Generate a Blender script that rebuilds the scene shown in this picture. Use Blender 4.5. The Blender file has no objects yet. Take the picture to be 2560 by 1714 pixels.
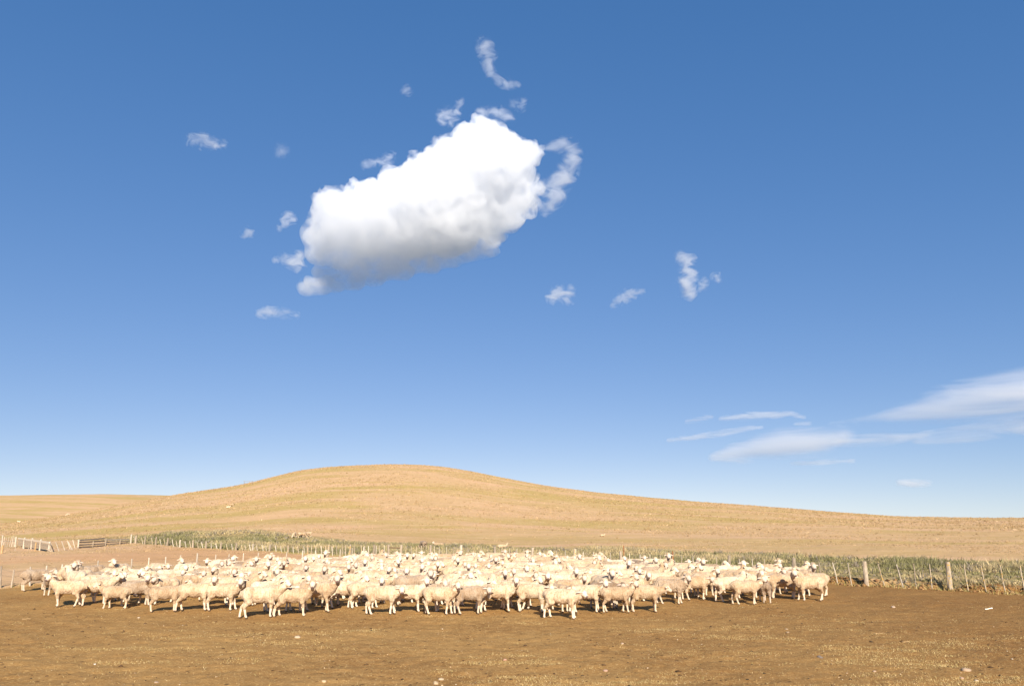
import bpy, math, random
import numpy as np
from mathutils import Vector, Matrix

random.seed(7)
R = np.random.default_rng(7)
SC = bpy.context.scene
COL = SC.collection
rad = math.radians

# ---------------------------------------------------------------- camera
F, CX, CY, CAMH = 1850.0, 1280.0, 857.0, 2.5          # focal length and centre in photo pixels
PITCH = math.atan(449.0 / F)
cam_d = bpy.data.cameras.new("camera")
cam_d.sensor_width = 36.0
cam_d.lens = 36.0 * F / 2560.0
cam_d.clip_start = 0.1
cam_d.clip_end = 40000.0
cam = bpy.data.objects.new("camera", cam_d)
cam.location = (0, 0, CAMH)
cam.rotation_euler = (math.pi / 2 + PITCH, 0, 0)
COL.objects.link(cam)
SC.camera = cam

# ---------------------------------------------------------------- sky and sun
SUN_EL, SUN_AZ = rad(27.0), rad(180.0 - 10.0)          # azimuth clockwise from +Y
sun_dir = Vector((math.sin(SUN_AZ) * math.cos(SUN_EL), math.cos(SUN_AZ) * math.cos(SUN_EL), math.sin(SUN_EL)))
world = bpy.data.worlds.new("World")
SC.world = world
world.use_nodes = True
wn, wl = world.node_tree.nodes, world.node_tree.links
wn.clear()
sky = wn.new("ShaderNodeTexSky")
sky.sky_type = 'NISHITA'
sky.sun_disc = False
sky.sun_elevation = SUN_EL
sky.sun_rotation = SUN_AZ
sky.altitude = 300.0
sky.air_density = 1.0
sky.dust_density = 0.0
sky.ozone_density = 3.0
bg = wn.new("ShaderNodeBackground")
bg.inputs["Strength"].default_value = 0.0758
wo = wn.new("ShaderNodeOutputWorld")
# deep clear-air blue: one response curve per channel, the same in every direction
sep = wn.new("ShaderNodeSeparateColor")
comb = wn.new("ShaderNodeCombineColor")
wl.new(sky.outputs["Color"], sep.inputs[0])


def wmath(op, a, b):
    n = wn.new("ShaderNodeMath")
    n.operation = op
    for k, v in enumerate((a, b)):
        if isinstance(v, float):
            n.inputs[k].default_value = v
        else:
            wl.new(v, n.inputs[k])
    return n.outputs[0]


r_, g_, b_ = sep.outputs[0], sep.outputs[1], sep.outputs[2]
for k_, (ch_, gain, power, other, mix_) in enumerate(((r_, 0.505, 1.0, b_, 0.0194), (g_, 0.862, 0.52, r_, 0.298), (b_, 1.855, 0.46, r_, 0.156))):
    wl.new(wmath('ADD', wmath('MULTIPLY', wmath('POWER', ch_, power), gain), wmath('MULTIPLY', other, mix_)), comb.inputs[k_])
wl.new(comb.outputs[0], bg.inputs["Color"])
wl.new(bg.outputs[0], wo.inputs["Surface"])

sun_l = bpy.data.lights.new("sun", 'SUN')
sun_l.energy = 4.5
sun_l.angle = rad(0.53)
sun_l.color = (1.0, 0.91, 0.78)
sun = bpy.data.objects.new("sun", sun_l)
sun.rotation_euler = sun_dir.to_track_quat('Z', 'Y').to_euler()
sun.location = (0, -20, 30)
COL.objects.link(sun)

SC.view_settings.view_transform = 'Standard'
SC.view_settings.look = 'None'
SC.view_settings.exposure = 0.95
SC.view_settings.gamma = 1.0
SC.view_settings.use_curve_mapping = False
try:
    SC.cycles.volume_bounces = 14
    SC.cycles.max_bounces = 16
    SC.cycles.transparent_max_bounces = 40
    SC.cycles.volume_step_rate = 1.0
except Exception:
    pass

# ---------------------------------------------------------------- helpers
FW = np.array([0.0, math.cos(PITCH), math.sin(PITCH)])
UPV = np.array([0.0, -math.sin(PITCH), math.cos(PITCH)])
CAM = np.array([0.0, 0.0, CAMH])


def ray(px, py):
    v = FW * F + np.array([1.0, 0, 0]) * (px - CX) - UPV * (py - CY)
    return v / np.linalg.norm(v)


def on_level(px, py, z=0.0):
    d = ray(px, py)
    return CAM + d * ((z - CAMH) / d[2])


def az_tan(px, py):
    d = ray(px, py)
    return math.atan2(d[0], d[1]), d[2] / math.hypot(d[0], d[1])


def _hash(ix, iy, iz, seed):
    with np.errstate(over='ignore'):
        n = (ix.astype(np.int64) * 374761393 + iy.astype(np.int64) * 668265263 + iz.astype(np.int64) * 2147483647 + seed * 974711) & 0xFFFFFFFF
        n = ((n ^ (n >> 13)) * 1274126177) & 0xFFFFFFFF
        n = (n ^ (n >> 16)) & 0xFFFF
    return n / 32767.5 - 1.0


def noise3(p, seed=0):
    p = np.asarray(p, float)
    i = np.floor(p)
    f = p - i
    f = f * f * (3 - 2 * f)
    i = i.astype(np.int64)
    out = 0
    for dx in (0, 1):
        for dy in (0, 1):
            for dz in (0, 1):
                w = (f[:, 0] if dx else 1 - f[:, 0]) * (f[:, 1] if dy else 1 - f[:, 1]) * (f[:, 2] if dz else 1 - f[:, 2])
                out = out + w * _hash(i[:, 0] + dx, i[:, 1] + dy, i[:, 2] + dz, seed)
    return out


def noise2(x, y, seed=0):
    x = np.asarray(x, float).ravel()
    y = np.asarray(y, float).ravel()
    ix, iy = np.floor(x), np.floor(y)
    fx, fy = x - ix, y - iy
    fx = fx * fx * (3 - 2 * fx)
    fy = fy * fy * (3 - 2 * fy)
    ix, iy = ix.astype(np.int64), iy.astype(np.int64)
    z = np.zeros_like(ix)
    a, b = _hash(ix, iy, z, seed), _hash(ix + 1, iy, z, seed)
    c, d = _hash(ix, iy + 1, z, seed), _hash(ix + 1, iy + 1, z, seed)
    return (a * (1 - fx) + b * fx) * (1 - fy) + (c * (1 - fx) + d * fx) * fy


def fbm2(x, y, seed=0, n=4):
    return sum(noise2(np.asarray(x) * 2 ** k, np.asarray(y) * 2 ** k, seed + k) / 2 ** k for k in range(n))


def sstep(a, b, x):
    t = np.clip((np.asarray(x, float) - a) / (b - a), 0, 1)
    return t * t * (3 - 2 * t)


def mesh_np(name, verts, faces, smooth=False):
    """verts (n,3), faces (m,k): a mesh from arrays."""
    verts = np.asarray(verts, np.float32)
    faces = np.asarray(faces, np.int32)
    m, k = faces.shape
    me = bpy.data.meshes.new(name)
    me.vertices.add(len(verts))
    me.vertices.foreach_set("co", verts.ravel())
    me.loops.add(m * k)
    me.loops.foreach_set("vertex_index", faces.ravel())
    me.polygons.add(m)
    me.polygons.foreach_set("loop_start", np.arange(0, m * k, k, dtype=np.int32))
    me.polygons.foreach_set("loop_total", np.full(m, k, np.int32))
    if smooth:
        me.polygons.foreach_set("use_smooth", np.ones(m, bool))
    me.update(calc_edges=True)
    return me


def link(name, me, mat=None, parent=None):
    o = bpy.data.objects.new(name, me)
    if mat is not None and me is not None and not me.materials:
        me.materials.append(mat)
    COL.objects.link(o)
    if parent is not None:
        o.parent = parent
    return o


def tag(o, label=None, cat=None, group=None, kind=None):
    for k, v in (("label", label), ("category", cat), ("group", group), ("kind", kind)):
        if v:
            o[k] = v
    return o


def empty(name, loc, rz=0.0):
    o = bpy.data.objects.new(name, None)
    o.location = loc
    o.rotation_euler = (0, 0, rz)
    o.empty_display_size = 0.2
    COL.objects.link(o)
    return o


class MB:
    """collects rings, boxes and capsules into one vertex / face list (quads and tris)"""

    def __init__(s):
        s.v, s.f = [], []

    def ring_stack(s, rings, close=True):
        b = len(s.v)
        n = len(rings[0])
        for r in rings:
            s.v += [tuple(p) for p in r]
        for i in range(len(rings) - 1):
            for j in range(n):
                k = (j + 1) % n
                s.f.append((b + i * n + j, b + i * n + k, b + (i + 1) * n + k, b + (i + 1) * n + j))
        if close:
            s.f.append(tuple(b + j for j in range(n))[::-1])
            s.f.append(tuple(b + (len(rings) - 1) * n + j for j in range(n)))

    def capsule(s, p0, p1, r0, r1, n=14, m=5, squash=(1, 1)):
        p0, p1 = Vector(p0), Vector(p1)
        ax = (p1 - p0)
        ax = ax.normalized() if ax.length > 1e-6 else Vector((0, 0, 1))
        a = ax.orthogonal().normalized()
        if abs(ax.z) < 0.98:
            a = ax.cross(Vector((0, 0, 1))).normalized()
        b = ax.cross(a).normalized()
        rings = []
        for c, r, t0, t1 in ((p0, r0, -90, 0), (p1, r1, 0, 90)):
            for i in range(m):
                t = rad(t0 + (t1 - t0) * i / (m - 1))
                t = max(min(t, rad(86)), rad(-86))
                rings.append([c + ax * (r * math.sin(t)) + (a * (math.cos(q) * squash[0]) + b * (math.sin(q) * squash[1])) * (r * math.cos(t))
                              for q in [2 * math.pi * j / n for j in range(n)]])
        s.ring_stack(rings)

    def ellipsoid(s, c, r, n=18, m=11):
        rings = []
        for i in range(m):
            t = rad(-84 + 168 * i / (m - 1))
            rings.append([(c[0] + r[0] * math.cos(t) * math.cos(q), c[1] + r[1] * math.cos(t) * math.sin(q), c[2] + r[2] * math.sin(t))
                          for q in [2 * math.pi * j / n for j in range(n)]])
        s.ring_stack(rings)

    def pole(s, p0, p1, r0, r1, n=8, wob=0.0, seg=4, jag=0.0):
        """a rough round pole from p0 to p1"""
        p0, p1 = Vector(p0), Vector(p1)
        ax = (p1 - p0).normalized()
        a = ax.orthogonal().normalized()
        b = ax.cross(a)
        rings = []
        for i in range(seg + 1):
            t = i / seg
            c = p0.lerp(p1, t) + a * random.uniform(-wob, wob) + b * random.uniform(-wob, wob)
            r = r0 + (r1 - r0) * t
            rings.append([c + (a * math.cos(q) + b * math.sin(q)) * (r * random.uniform(0.86, 1.14)) + ax * (random.uniform(-jag, jag) if i == seg else 0)
                          for q in [2 * math.pi * j / n for j in range(n)]])
        s.ring_stack(rings)

    def board(s, p0, p1, w, t, up=(0, 0, 1), jit=0.0):
        """a plank from p0 to p1, W high along up, T thick, with slightly uneven ends"""
        p0, p1 = Vector(p0), Vector(p1)
        ax = (p1 - p0).normalized()
        u = (Vector(up) - ax * ax.dot(Vector(up))).normalized()
        n = ax.cross(u)
        rings = []
        for k in range(4):
            c = p0.lerp(p1, k / 3) + u * random.uniform(-jit, jit)
            ww = w * random.uniform(0.93, 1.05)
            rings.append([c + u * (sx * ww / 2) + n * (sy * t / 2) for sx, sy in ((-1, -.8), (-.8, -1), (.8, -1), (1, -.8), (1, .8), (.8, 1), (-.8, 1), (-1, .8))])
        s.ring_stack(rings)

    def mesh(s, name, smooth=False):
        me = bpy.data.meshes.new(name)
        me.from_pydata(s.v, [], s.f)
        if smooth:
            me.polygons.foreach_set("use_smooth", np.ones(len(me.polygons), bool))
        me.update()
        return me

    def build(s, name, mat, parent=None, smooth=False):
        return link(name, s.mesh(name, smooth), mat, parent)


# ---------------------------------------------------------------- materials
def new_mat(name, rough=0.9):
    m = bpy.data.materials.new(name)
    m.use_nodes = True
    nt = m.node_tree
    b = nt.nodes["Principled BSDF"]
    b.inputs["Roughness"].default_value = rough
    b.inputs["Specular IOR Level"].default_value = 0.15
    return m, nt, b


def nd(nt, t, **kw):
    n = nt.nodes.new(t)
    for k, v in kw.items():
        if k.startswith("i_"):
            n.inputs[k[2:].replace("_", " ")].default_value = v
        else:
            setattr(n, k, v)
    return n


def noise_node(nt, scale, detail=4.0, rough=0.55, vec=None, dist=0.0):
    n = nd(nt, "ShaderNodeTexNoise")
    n.inputs["Scale"].default_value = scale
    n.inputs["Detail"].default_value = detail
    n.inputs["Roughness"].default_value = rough
    n.inputs["Distortion"].default_value = dist
    if vec is not None:
        nt.links.new(vec, n.inputs["Vector"])
    return n.outputs["Fac"]


def ramp(nt, fac, stops):
    r = nd(nt, "ShaderNodeValToRGB")
    e = r.color_ramp.elements
    while len(e) < len(stops):
        e.new(0.5)
    for k, (p, c) in enumerate(stops):
        e[k].position = p
        e[k].color = (*c, 1.0) if not isinstance(c, float) else (c, c, c, 1.0)
    nt.links.new(fac, r.inputs["Fac"])
    return r.outputs["Color"]


def mixc(nt, fac, a, b, mode='MIX'):
    n = nd(nt, "ShaderNodeMix", data_type='RGBA', blend_type=mode)
    for sock, v in ((n.inputs["Factor"], fac), (n.inputs["A"], a), (n.inputs["B"], b)):
        pass
    ins = [s for s in n.inputs if s.enabled]
    for sock, v in zip(ins, (fac, a, b)):
        if hasattr(v, "is_output"):
            nt.links.new(v, sock)
        elif isinstance(v, (int, float)):
            sock.default_value = v
        else:
            sock.default_value = (*v, 1.0)
    return [s for s in n.outputs if s.enabled][0]


def attr(nt, name):
    a = nd(nt, "ShaderNodeAttribute", attribute_name=name)
    return a


def bump(nt, b, h, strength, dist):
    n = nd(nt, "ShaderNodeBump")
    n.inputs["Strength"].default_value = strength
    n.inputs["Distance"].default_value = dist
    nt.links.new(h, n.inputs["Height"])
    nt.links.new(n.outputs["Normal"], b.inputs["Normal"])


def geo_pos(nt):
    return nd(nt, "ShaderNodeNewGeometry").outputs["Position"]


def mapping(nt, vec, scale):
    n = nd(nt, "ShaderNodeMapping")
    n.inputs["Scale"].default_value = scale
    nt.links.new(vec, n.inputs["Vector"])
    return n.outputs["Vector"]


def math_node(nt, op, a, b=None, clamp=False):
    n = nd(nt, "ShaderNodeMath", operation=op, use_clamp=clamp)
    for k, v in enumerate((a, b)):
        if v is None:
            continue
        if hasattr(v, "is_output"):
            nt.links.new(v, n.inputs[k])
        else:
            n.inputs[k].default_value = v
    return n.outputs[0]


def attr_mat(name, rough=0.85, trans=0.0):
    """colour carried by the mesh (col attribute): blades and leaves of different plants"""
    m, nt, b = new_mat(name, rough)
    a = attr(nt, "col")
    nt.links.new(a.outputs["Color"], b.inputs["Base Color"])
    b.inputs["Specular IOR Level"].default_value = 0.1
    return m


def wood_mat(name, c0, c1, c2=None, scale=9.0):
    m, nt, b = new_mat(name, 0.88)
    tc = nd(nt, "ShaderNodeTexCoord").outputs["Object"]
    f = noise_node(nt, scale, 5.0, 0.6, mapping(nt, tc, (3, 3, 0.6)))
    col = ramp(nt, f, [(0.3, c0), (0.68, c1)])
    info = nd(nt, "ShaderNodeObjectInfo")
    v = math_node(nt, 'ADD', math_node(nt, 'MULTIPLY', info.outputs["Random"], 0.45), 0.75)
    n = nd(nt, "ShaderNodeMix", data_type='RGBA', blend_type='MULTIPLY')
    ins = [s for s in n.inputs if s.enabled]
    ins[0].default_value = 1.0
    nt.links.new(col, ins[1])
    nt.links.new(v, ins[2])
    col = [s for s in n.outputs if s.enabled][0]
    if c2:
        g = noise_node(nt, 14.0, 3.0, 0.6, tc)
        col = mixc(nt, ramp(nt, g, [(0.54, 0.0), (0.62, 1.0)]), col, c2)
    nt.links.new(col, b.inputs["Base Color"])
    bump(nt, b, f, 0.6, 0.01)
    return m

# ---------------------------------------------------------------- plan of the place (metres, camera at the origin looking along +Y)
def fence_y(X):
    return 45.07 - 0.944 * np.asarray(X, float)


PEN = np.array([(-80, 27.5), (-45, 29.0), (-20.2, 30.3), (-18.6, 32.5), (-17.0, 38.0), (-14.5, 43.0), (-12.0, 47.5), (-8.5, 53.1)])
STRIP_FAR = np.array([(-60, 104), (-42, 103), (-30, 97), (-20, 90), (-9.7, 84.5), (0, 76.7), (10.3, 61.9), (19.7, 52.6), (24.8, 46.7), (27.9, 42.1), (40, 30), (70, 5)])


def yard_y(X):
    X = np.asarray(X, float)
    return np.where(X < -8.5, np.interp(X, PEN[:, 0], PEN[:, 1]), fence_y(X))


def strip_far(X):
    return np.interp(np.asarray(X, float), STRIP_FAR[:, 0], STRIP_FAR[:, 1])


HILL_PX = [(-700, 1345), (-400, 1330), (0, 1311), (150, 1289), (300, 1262), (430, 1237), (560, 1219), (620, 1208), (700, 1187), (760, 1174), (830, 1166),
           (930, 1161), (1000, 1160), (1060, 1162), (1130, 1169), (1200, 1182), (1300, 1202), (1400, 1219), (1500, 1231), (1700, 1250), (1900, 1265),
           (2050, 1277), (2250, 1291), (2400, 1293), (2560, 1294), (3300, 1297)]
RIDGE_PX = [(-900, 1240), (0, 1238), (250, 1234), (430, 1238), (560, 1246), (700, 1262), (1000, 1296), (3300, 1303)]
_H = np.array([az_tan(*p) for p in HILL_PX])
_G = np.array([az_tan(*p) for p in RIDGE_PX])
AZS = np.radians(np.arange(-60, 60.01, 0.25))


def prof(t):
    u = np.clip(t, 0, 1)
    s = u * u * (3 - 2 * u) * 0.75 + 0.25 * u ** 1.6
    return np.where(t > 1, 1 - 0.30 * sstep(1, 2.6, t), s)


def solve_amp(tan_az, d0, dc):
    d = np.linspace(d0 + 1, dc * 1.05, 300)
    out = []
    for a, tt in zip(AZS, tan_az):
        lo, hi = -5.0, 140.0
        for _ in range(40):
            mid = (lo + hi) / 2
            if np.max((mid * prof((d - d0) / (dc - d0)) - CAMH) / d) < tt:
                lo = mid
            else:
                hi = mid
        out.append(max(hi, 0.3))
    return np.array(out)


HILL_D0, HILL_DC = 78.0, 420.0
RIDGE_D0, RIDGE_DC = 430.0, 860.0
AMP1 = solve_amp(np.interp(AZS, _H[:, 0], _H[:, 1]), HILL_D0, HILL_DC)
AMP2 = solve_amp(np.interp(AZS, _G[:, 0], _G[:, 1]), RIDGE_D0, RIDGE_DC)
AMP1 = np.convolve(np.pad(AMP1, 3, mode='edge'), np.ones(7) / 7, 'valid')


def height(X, Y):
    X, Y = np.asarray(X, float).ravel(), np.asarray(Y, float).ravel()
    az, d = np.arctan2(X, Y), np.hypot(X, Y)
    back = sstep(rad(62), rad(48), np.abs(az))
    a = np.clip(az, AZS[0], AZS[-1])
    z1 = np.interp(a, AZS, AMP1) * prof((d - HILL_D0) / (HILL_DC - HILL_D0))
    z2 = np.interp(a, AZS, AMP2) * prof((d - RIDGE_D0) / (RIDGE_DC - RIDGE_D0))
    z = np.maximum(z1, z2) * back
    s = (Y - yard_y(X)) * 0.72                                    # metres beyond the yard's edge
    ragged = 0.35 * fbm2(X * 1.1, Y * 1.1, 5, 3)
    hb = 0.06 + 0.20 * sstep(3.0, 8.0, X) + 0.04 * sstep(-14, -18, X)
    z = z + hb * sstep(0.05, 0.50, s + ragged) * sstep(150, 80, d)
    z = z + 0.018 * fbm2(X * 1.3, Y * 1.3, 11, 3) * sstep(260, 20, d)
    z = z + 0.013 * fbm2(X * 4.6, Y * 4.6, 13, 2) * sstep(60, 25, d)
    z = z + 0.05 * fbm2(X * 0.35, Y * 0.35, 21, 3) * sstep(-1, 4, s)
    z = z + 1.0 * np.exp(-((X + 35) / 15) ** 2 - ((Y - 99) / 9.5) ** 2)
    z = z + 0.16 * fbm2(X * 0.06, Y * 0.06, 31, 3) * sstep(10, 60, s)
    return z


def zat(x, y):
    return float(height([x], [y])[0])


# ---------------------------------------------------------------- ground: one sheet to the horizon
rr = [0.02, 0.8, 1.6, 2.4, 3.2, 4.2, 5.2, 6.2, 7.2, 8.0]
while rr[-1] < 62:
    rr.append(rr[-1] * 1.0052)
while rr[-1] < 1000:
    rr.append(rr[-1] * 1.014)
rr += [1200, 1600, 2400, 4000, 8000, 16000]
rr = np.array(rr)
aa = np.concatenate([np.radians(np.linspace(-44, 44, 560)), np.radians(np.linspace(44, 316, 60))[1:-1]])
AA, RR = np.meshgrid(aa, rr)
gx, gy = (RR * np.sin(AA)).ravel(), (RR * np.cos(AA)).ravel()
gz = height(gx, gy)
nr, na = len(rr), len(aa)
ii, jj = np.meshgrid(np.arange(nr - 1), np.arange(na), indexing='ij')
j2 = (jj + 1) % na
gf = np.stack([ii * na + jj, ii * na + j2, (ii + 1) * na + j2, (ii + 1) * na + jj], -1).reshape(-1, 4)[:, ::-1]
gme = mesh_np("ground", np.stack([gx, gy, gz], 1), gf, smooth=True)
s_yard = (gy - yard_y(gx)) * 0.72
s_edge = s_yard + 0.45 * fbm2(gx * 0.9, gy * 0.9, 41, 4)
dirt = sstep(0.35, -0.25, s_edge - 0.55 * sstep(1, 6, gx))
s_f = (gy - fence_y(gx)) * 0.72
s_far = (strip_far(gx) - gy) * 0.8
green = sstep(-0.2, 1.4, s_f + 0.8 * fbm2(gx * 0.5, gy * 0.5, 51, 3)) * sstep(-2.0, 2.5, s_far + 2.5 * fbm2(gx * 0.12, gy * 0.12, 61, 3)) * sstep(150, 120, np.hypot(gx, gy))
pink = sstep(-40, -28, gx) * sstep(-8.5, -11, gx) * sstep(43, 51, gy + 3 * fbm2(gx * 0.15, gy * 0.15, 65, 3)) * sstep(0.8, -2.0, s_f)
pen = sstep(0.8, -1.5, s_f) * sstep(0, 2, s_yard)
for nm, arr in (("dirt", dirt), ("green", green), ("pink", pink), ("pen", pen)):
    a = gme.attributes.new(nm, 'FLOAT', 'POINT')
    a.data.foreach_set("value", arr.astype(np.float32))

gm, nt, b = new_mat("ground", 0.95)
b.inputs["Specular IOR Level"].default_value = 0.05
P = geo_pos(nt)
aD, aG, aP = attr(nt, "dirt").outputs["Fac"], attr(nt, "green").outputs["Fac"], attr(nt, "pink").outputs["Fac"]
# bare trampled soil
n1 = noise_node(nt, 0.22, 5, 0.6, P)
n2 = noise_node(nt, 3.5, 6, 0.7, P)
n3 = noise_node(nt, 22.0, 5, 0.75, P)
soil = ramp(nt, n2, [(0.30, (0.235, 0.119, 0.037)), (0.52, (0.330, 0.176, 0.059)), (0.72, (0.425, 0.240, 0.087))])
soil = mixc(nt, ramp(nt, n1, [(0.38, 0.0), (0.62, 0.55)]), soil, (0.44, 0.260, 0.092))
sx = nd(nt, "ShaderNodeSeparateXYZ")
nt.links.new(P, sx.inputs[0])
right_dimming = math_node(nt, 'MULTIPLY', ramp(nt, math_node(nt, 'MULTIPLY', math_node(nt, 'ADD', sx.outputs["X"], 5.0), 1 / 20.0), [(0.30, 0.0), (0.85, 1.0)]), 0.55)  # backscatter falloff painted into the colour: soil dims towards the right
soil = mixc(nt, right_dimming, soil, (0.20, 0.094, 0.029))
soil = mixc(nt, ramp(nt, n3, [(0.55, 0.0), (0.66, 0.85)]), soil, (0.58, 0.39, 0.165))
soil = mixc(nt, ramp(nt, n3, [(0.32, 0.9), (0.43, 0.0)]), soil, (0.12, 0.058, 0.022))
n5 = noise_node(nt, 9.0, 4, 0.8, P)
soil = mixc(nt, ramp(nt, n5, [(0.30, 0.7), (0.42, 0.0)]), soil, (0.15, 0.075, 0.028))
soil = mixc(nt, ramp(nt, n5, [(0.58, 0.0), (0.70, 0.5)]), soil, (0.50, 0.31, 0.12))
vor = nd(nt, "ShaderNodeTexVoronoi")
vor.inputs["Scale"].default_value = 2.6
vor.inputs["Randomness"].default_value = 1.0
nt.links.new(P, vor.inputs["Vector"])
soil = mixc(nt, ramp(nt, vor.outputs["Distance"], [(0.06, 0.75), (0.13, 0.0)]), soil, (0.075, 0.04, 0.02))
# dry pasture
g1 = noise_node(nt, 1.0, 5, 0.6, mapping(nt, P, (0.020, 0.055, 0.0)), 0.6)
g2 = noise_node(nt, 1.0, 6, 0.7, mapping(nt, P, (0.16, 0.30, 0.2)))
g3 = noise_node(nt, 1.0, 6, 0.8, mapping(nt, P, (1.3, 2.0, 1.3)))
g4 = noise_node(nt, 1.0, 4, 0.6, mapping(nt, P, (0.012, 0.030, 0.0)), 0.8)
dry = ramp(nt, g1, [(0.32, (0.52, 0.34, 0.155)), (0.5, (0.575, 0.37, 0.19)), (0.70, (0.62, 0.385, 0.22))])
olive = math_node(nt, 'MULTIPLY', ramp(nt, g4, [(0.47, 0.0), (0.60, 0.85)]), math_node(nt, 'SUBTRACT', 1.0, attr(nt, "pen").outputs["Fac"]))
dry = mixc(nt, olive, dry, (0.44, 0.315, 0.10))
dry = mixc(nt, ramp(nt, g2, [(0.52, 0.0), (0.74, 0.7)]), dry, (0.68, 0.46, 0.27))
dry = mixc(nt, ramp(nt, g2, [(0.28, 0.6), (0.46, 0.0)]), dry, (0.44, 0.285, 0.13))
dry = mixc(nt, ramp(nt, g3, [(0.30, 0.6), (0.48, 0.0)]), dry, (0.36, 0.225, 0.10))
dry = mixc(nt, ramp(nt, g3, [(0.56, 0.0), (0.72, 0.5)]), dry, (0.70, 0.49, 0.27))
dry = mixc(nt, math_node(nt, 'MULTIPLY', aP, 0.5), dry, (0.56, 0.29, 0.135))
grn = ramp(nt, g3, [(0.33, (0.17, 0.13, 0.055)), (0.50, (0.33, 0.25, 0.11)), (0.70, (0.50, 0.35, 0.18))])
col = mixc(nt, aG, dry, grn)
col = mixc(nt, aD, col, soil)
# unseen ground beyond the hills, darkened to cut warm bounce onto the cloud base
vl = nd(nt, "ShaderNodeVectorMath", operation='LENGTH')
nt.links.new(P, vl.inputs[0])
far_ = math_node(nt, 'MULTIPLY', vl.outputs["Value"], 0.001)
col = mixc(nt, ramp(nt, far_, [(0.90, 0.0), (0.97, 1.0)]), col, (0.165, 0.175, 0.172))
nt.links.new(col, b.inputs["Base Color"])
hb = math_node(nt, 'ADD', math_node(nt, 'MULTIPLY', n3, 0.35), math_node(nt, 'MULTIPLY', g3, 0.8))
bump(nt, b, hb, 0.9, 0.05)
ground = link("ground", gme, gm)
tag(ground, "brown trampled yard soil running into dry straw coloured hills", kind="structure")


# ---------------------------------------------------------------- grass, weeds, tussocks (uncountable: one object each)
leaf_m = attr_mat("plant_leaf")


def blades(name, bx, by, bz, h, w, col, lean=0.4, parent=None):
    """one bent triangle per blade; arrays of equal length"""
    n = len(bx)
    a = R.uniform(0, 2 * np.pi, n)
    l = R.normal(0, lean, (n, 2)) * h[:, None]
    ca, sa = np.cos(a) * w / 2, np.sin(a) * w / 2
    v = np.empty((n, 3, 3), np.float32)
    v[:, 0] = np.stack([bx - ca, by - sa, bz - 0.01], 1)
    v[:, 1] = np.stack([bx + ca, by + sa, bz - 0.01], 1)
    v[:, 2] = np.stack([bx + l[:, 0], by + l[:, 1], bz + h], 1)
    me = mesh_np(name, v.reshape(-1, 3), np.arange(3 * n).reshape(-1, 3))
    at = me.attributes.new("col", 'FLOAT_COLOR', 'FACE')
    c = np.ones((n, 4), np.float32)
    c[:, :3] = np.clip(col, 0.005, 1)
    at.data.foreach_set("color", c.ravel())
    o = link(name, me, leaf_m, parent)
    return tag(o, kind="stuff")


def pick(pal, wts, n):
    k = R.choice(len(pal), n, p=np.array(wts) / sum(wts))
    return np.array(pal)[k] * R.uniform(0.75, 1.2, (n, 1))


# green and grey weeds along the fence and towards the foot of the hill
n = 95000
wx = R.uniform(-46, 40, n)
u = R.uniform(0, 1, n)
y0 = fence_y(wx) + 0.3
y1 = strip_far(wx) + 2.0 * noise2(wx * 0.2, wx * 0 + 3, 71)
wy = y0 + (y1 - y0) * u
patch = fbm2(wx * 0.30, wy * 0.30, 81, 3)
keep = (y1 > y0) & (R.uniform(0, 1, n) < np.clip(0.62 + 0.55 * patch, 0.25, 1)) & (np.hypot(wx, wy) < 125) & (np.abs(np.arctan2(wx, wy)) < 0.72)
keep &= R.uniform(0, 1, n) < np.clip((1.04 - u) / 0.16, 0.1, 1)
keep &= R.uniform(0, 1, n) < np.clip(34.0 / np.hypot(wx, wy), 0.28, 1)
wx, wy, u, patch = wx[keep], wy[keep], u[keep], patch[keep]
hue = fbm2(wx * 0.22 + 9, wy * 0.22, 91, 3)
nb = 13
N = len(wx) * nb
rep = lambda q: np.repeat(q, nb)
size = np.clip(0.185 + 0.17 * patch + 0.10 * R.normal(0, 1, len(wx)), 0.07, 0.65) * np.where(u > 0.75, 0.85, 1.0) * np.where(u < 0.06, 0.6, 1.0)
kind = np.where(hue + 0.35 * R.normal(0, 1, len(wx)) > 0.36, 0, np.where(hue + 0.3 * R.normal(0, 1, len(wx)) < -0.26, 2, 1))
kind = np.where((u > 0.80) & (R.uniform(0, 1, len(wx)) < 0.25), 3, kind)
kind = np.where((u > 0.86) & (R.uniform(0, 1, len(wx)) < 0.45), 2, kind)
kind = np.where(R.uniform(0, 1, len(wx)) < 0.12, 3, kind)
base = np.array([(0.195, 0.178, 0.080), (0.29, 0.245, 0.12), (0.40, 0.31, 0.165), (0.24, 0.20, 0.15)])[kind]
cc = np.repeat(base * R.uniform(0.7, 1.25, (len(wx), 1)), nb, 0) * R.uniform(0.7, 1.3, (N, 1))
ox, oy = R.normal(0, 1, N) * rep(size) * 0.30, R.normal(0, 1, N) * rep(size) * 0.30
bxs, bys = rep(wx) + ox, rep(wy) + oy
blades("weeds", bxs, bys, height(bxs, bys) + R.uniform(0, 0.5, N) * rep(size) * 0.5, rep(size) * R.uniform(0.45, 1.05, N), R.uniform(0.025, 0.06, N) * np.clip(np.hypot(bxs, bys) / 40, 0.7, 2.0), cc, 0.45)

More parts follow.
